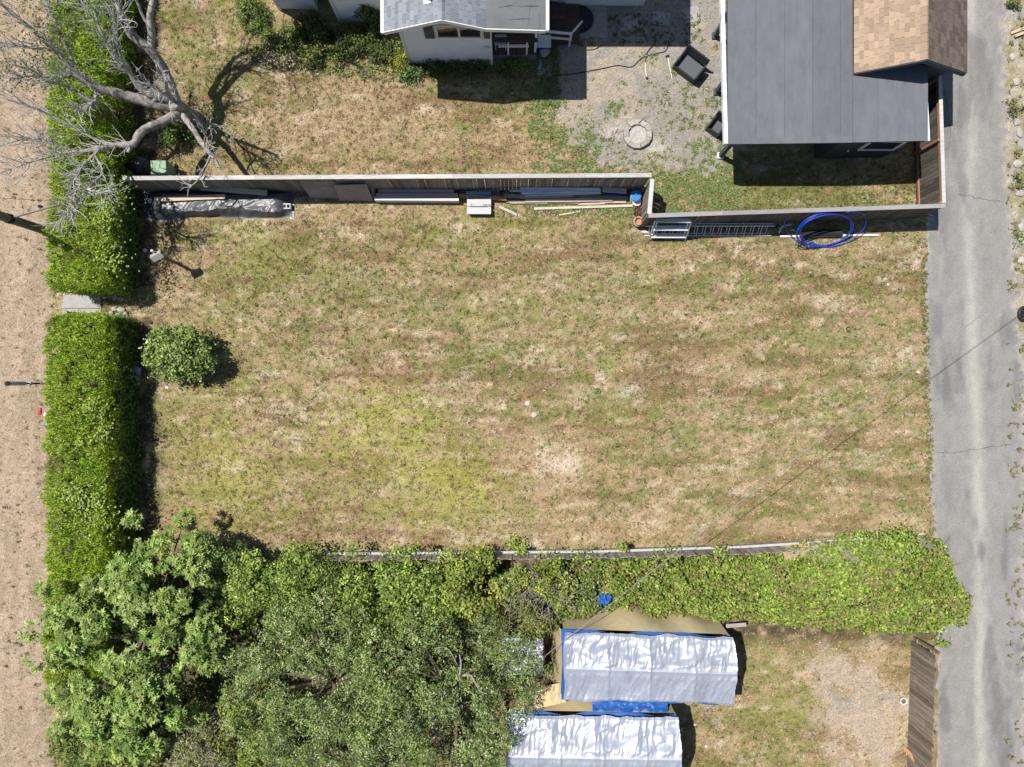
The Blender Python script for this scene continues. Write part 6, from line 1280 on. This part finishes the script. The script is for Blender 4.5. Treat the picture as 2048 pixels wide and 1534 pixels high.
L['D'] = limb([(356,228,1.55,.17),(338,236,1.85,.15),(315,247,2.05,.14),(290,258,2.25,.135),(276,272,2.4,.13),(266,288,2.55,.125),(235,290,2.7,.10),(205,296,2.9,.095),(170,303,3.05,.08),(145,304,3.2,.06)])
L['D0'] = limb([(266,286,2.55,.07),(258,300,2.6,.055),(256,305,2.6,.05)])
L['D2'] = limb([(226,294,2.75,.06),(190,278,3.0,.045),(150,256,3.3,.04),(110,234,3.6,.03),(62,214,3.9,.022),(15,200,4.3,.01)])
L['D3'] = limb([(147,304,3.2,.05),(120,308,3.3,.04),(80,318,3.5,.03),(40,332,3.8,.02),(-10,350,4.1,.01)])
L['D4'] = limb([(200,297,2.9,.06),(180,318,3.1,.045),(160,340,3.25,.04),(150,360,3.35,.035),(150,385,3.5,.03),(140,412,3.6,.02),(120,450,3.7,.01)])
L['D5'] = limb([(150,303,3.15,.05),(110,290,3.4,.035),(65,276,3.7,.03),(10,288,4.1,.015)])
L['D6'] = limb([(152,362,3.35,.03),(178,380,3.4,.025),(205,384,3.45,.015),(222,388,3.5,.008)])
L['D7'] = limb([(190,310,3.0,.035),(205,345,3.1,.03),(180,372,3.2,.025),(160,410,3.3,.015),(135,445,3.4,.008)])
L['E'] = limb([(362,228,1.45,.12),(376,244,1.6,.115),(390,264,1.7,.10),(408,292,1.8,.085),(428,316,1.9,.07),(437,334,1.95,.055)])
L['E2'] = limb([(421,312,1.86,.05),(410,336,1.92,.035),(402,352,1.95,.03),(388,368,2.0,.02),(378,374,2.0,.012)])
L['E3'] = limb([(408,292,1.8,.03),(412,262,2.0,.025),(425,253,2.15,.02),(448,256,2.25,.015),(470,284,2.2,.008)])
L['E4'] = limb([(412,270,1.95,.02),(420,290,2.05,.015),(440,297,2.1,.008)])
L['G'] = limb([(110,305,3.4,.03),(95,268,3.6,.026),(60,275,3.7,.022),(0,288,3.9,.016)])
L['A2'] = limb([(232,-25,4.1,.08),(262,-55,4.4,.065),(300,-80,4.7,.055),(360,-120,5.1,.035)])
L['F3'] = limb([(335,-90,4.3,.07),(385,-105,4.6,.055),(430,-112,4.9,.045),(490,-100,5.3,.03)])
L['K'] = limb([(345,200,1.8,.09),(336,188,2.6,.075),(332,172,3.5,.06),(330,150,4.6,.04)])
L['K2'] = limb([(336,186,2.7,.05),(325,186,3.3,.04),(318,178,4.0,.03),(300,168,4.7,.02)])
mb = MB()
spec = {'A':(30,.5),'F':(30,.5),'A2':(26,.15),'F3':(26,.15),'K':(30,.2),'K2':(22,.2),'F2':(12,.5),'B':(46,.35),'B2':(26,.2),'B3':(34,.2),'B4':(30,.1),'B5':(30,.2),'B6':(26,.1),'C':(34,.4),'C2':(18,.2),'C3':(22,.2),'D':(26,.55),'D2':(36,.15),'D3':(36,.1),'D4':(60,.15),'D5':(34,.1),'D6':(30,.1),'D7':(40,.1),'E':(7,.6),'E2':(10,.2),'E3':(16,.1),'E4':(8,.2),'G':(12,.3)}
for key, (n, t0) in spec.items():
    sp, rad = L[key]; i0 = int(len(sp)*t0)
    for _ in range(n):
        i = rt.randrange(i0, len(sp)-1); d = (sp[i+1]-sp[i]).normalized()
        small = key[0] == 'E'
        twigs(lambda r_: sp[i]+Vector((0,0,rad[i]*.3)), 1, (.25,.7) if small else ((.8,2.0) if key in ('A','F','A2','F3') else (.3,1.0)), rt, min(.022 if key in ('A2','F3','K','K2','F','A') else .017, rad[i]*.6+.005), .75, tuple(d*.75+Vector((0,0,.15))), 5, .38, mb)
part('twigs', mb, M_twig, dt, kind='stuff')
# sparse living leaves at the outer left limbs
r = np.random.default_rng(150); Ps = []
for (px, py, h, k, s) in ((95,40,4.7,90,28),(85,85,4.5,120,30),(110,70,4.5,90,26),(120,110,4.3,70,26),(15,140,4.6,50,16),(70,150,4.2,70,26),(45,160,4.4,60,20),(20,175,4.4,30,12),(150,60,4.6,60,24),(60,20,5.0,60,26),(20,50,5.1,50,22),(80,110,4.4,60,24),(130,30,4.8,60,22)):
    c = G(px,py,h); Ps.append(np.array((c.x,c.y,h))+r.normal(size=(k,3))*np.array((s/S*.75,s/S*.6,.18)))
P = np.concatenate(Ps); V, F, C = leafset(P, r.normal(0,.5,P.shape)+np.array((0,0,1)), r.uniform(.07,.13,len(P)), palette(len(P),((.075,.10,.035),(.10,.13,.05),(.13,.14,.05)),r), r, .5, .1)
npmesh('foliage', V, F, M_leaf, dt, col=C, kind='stuff')
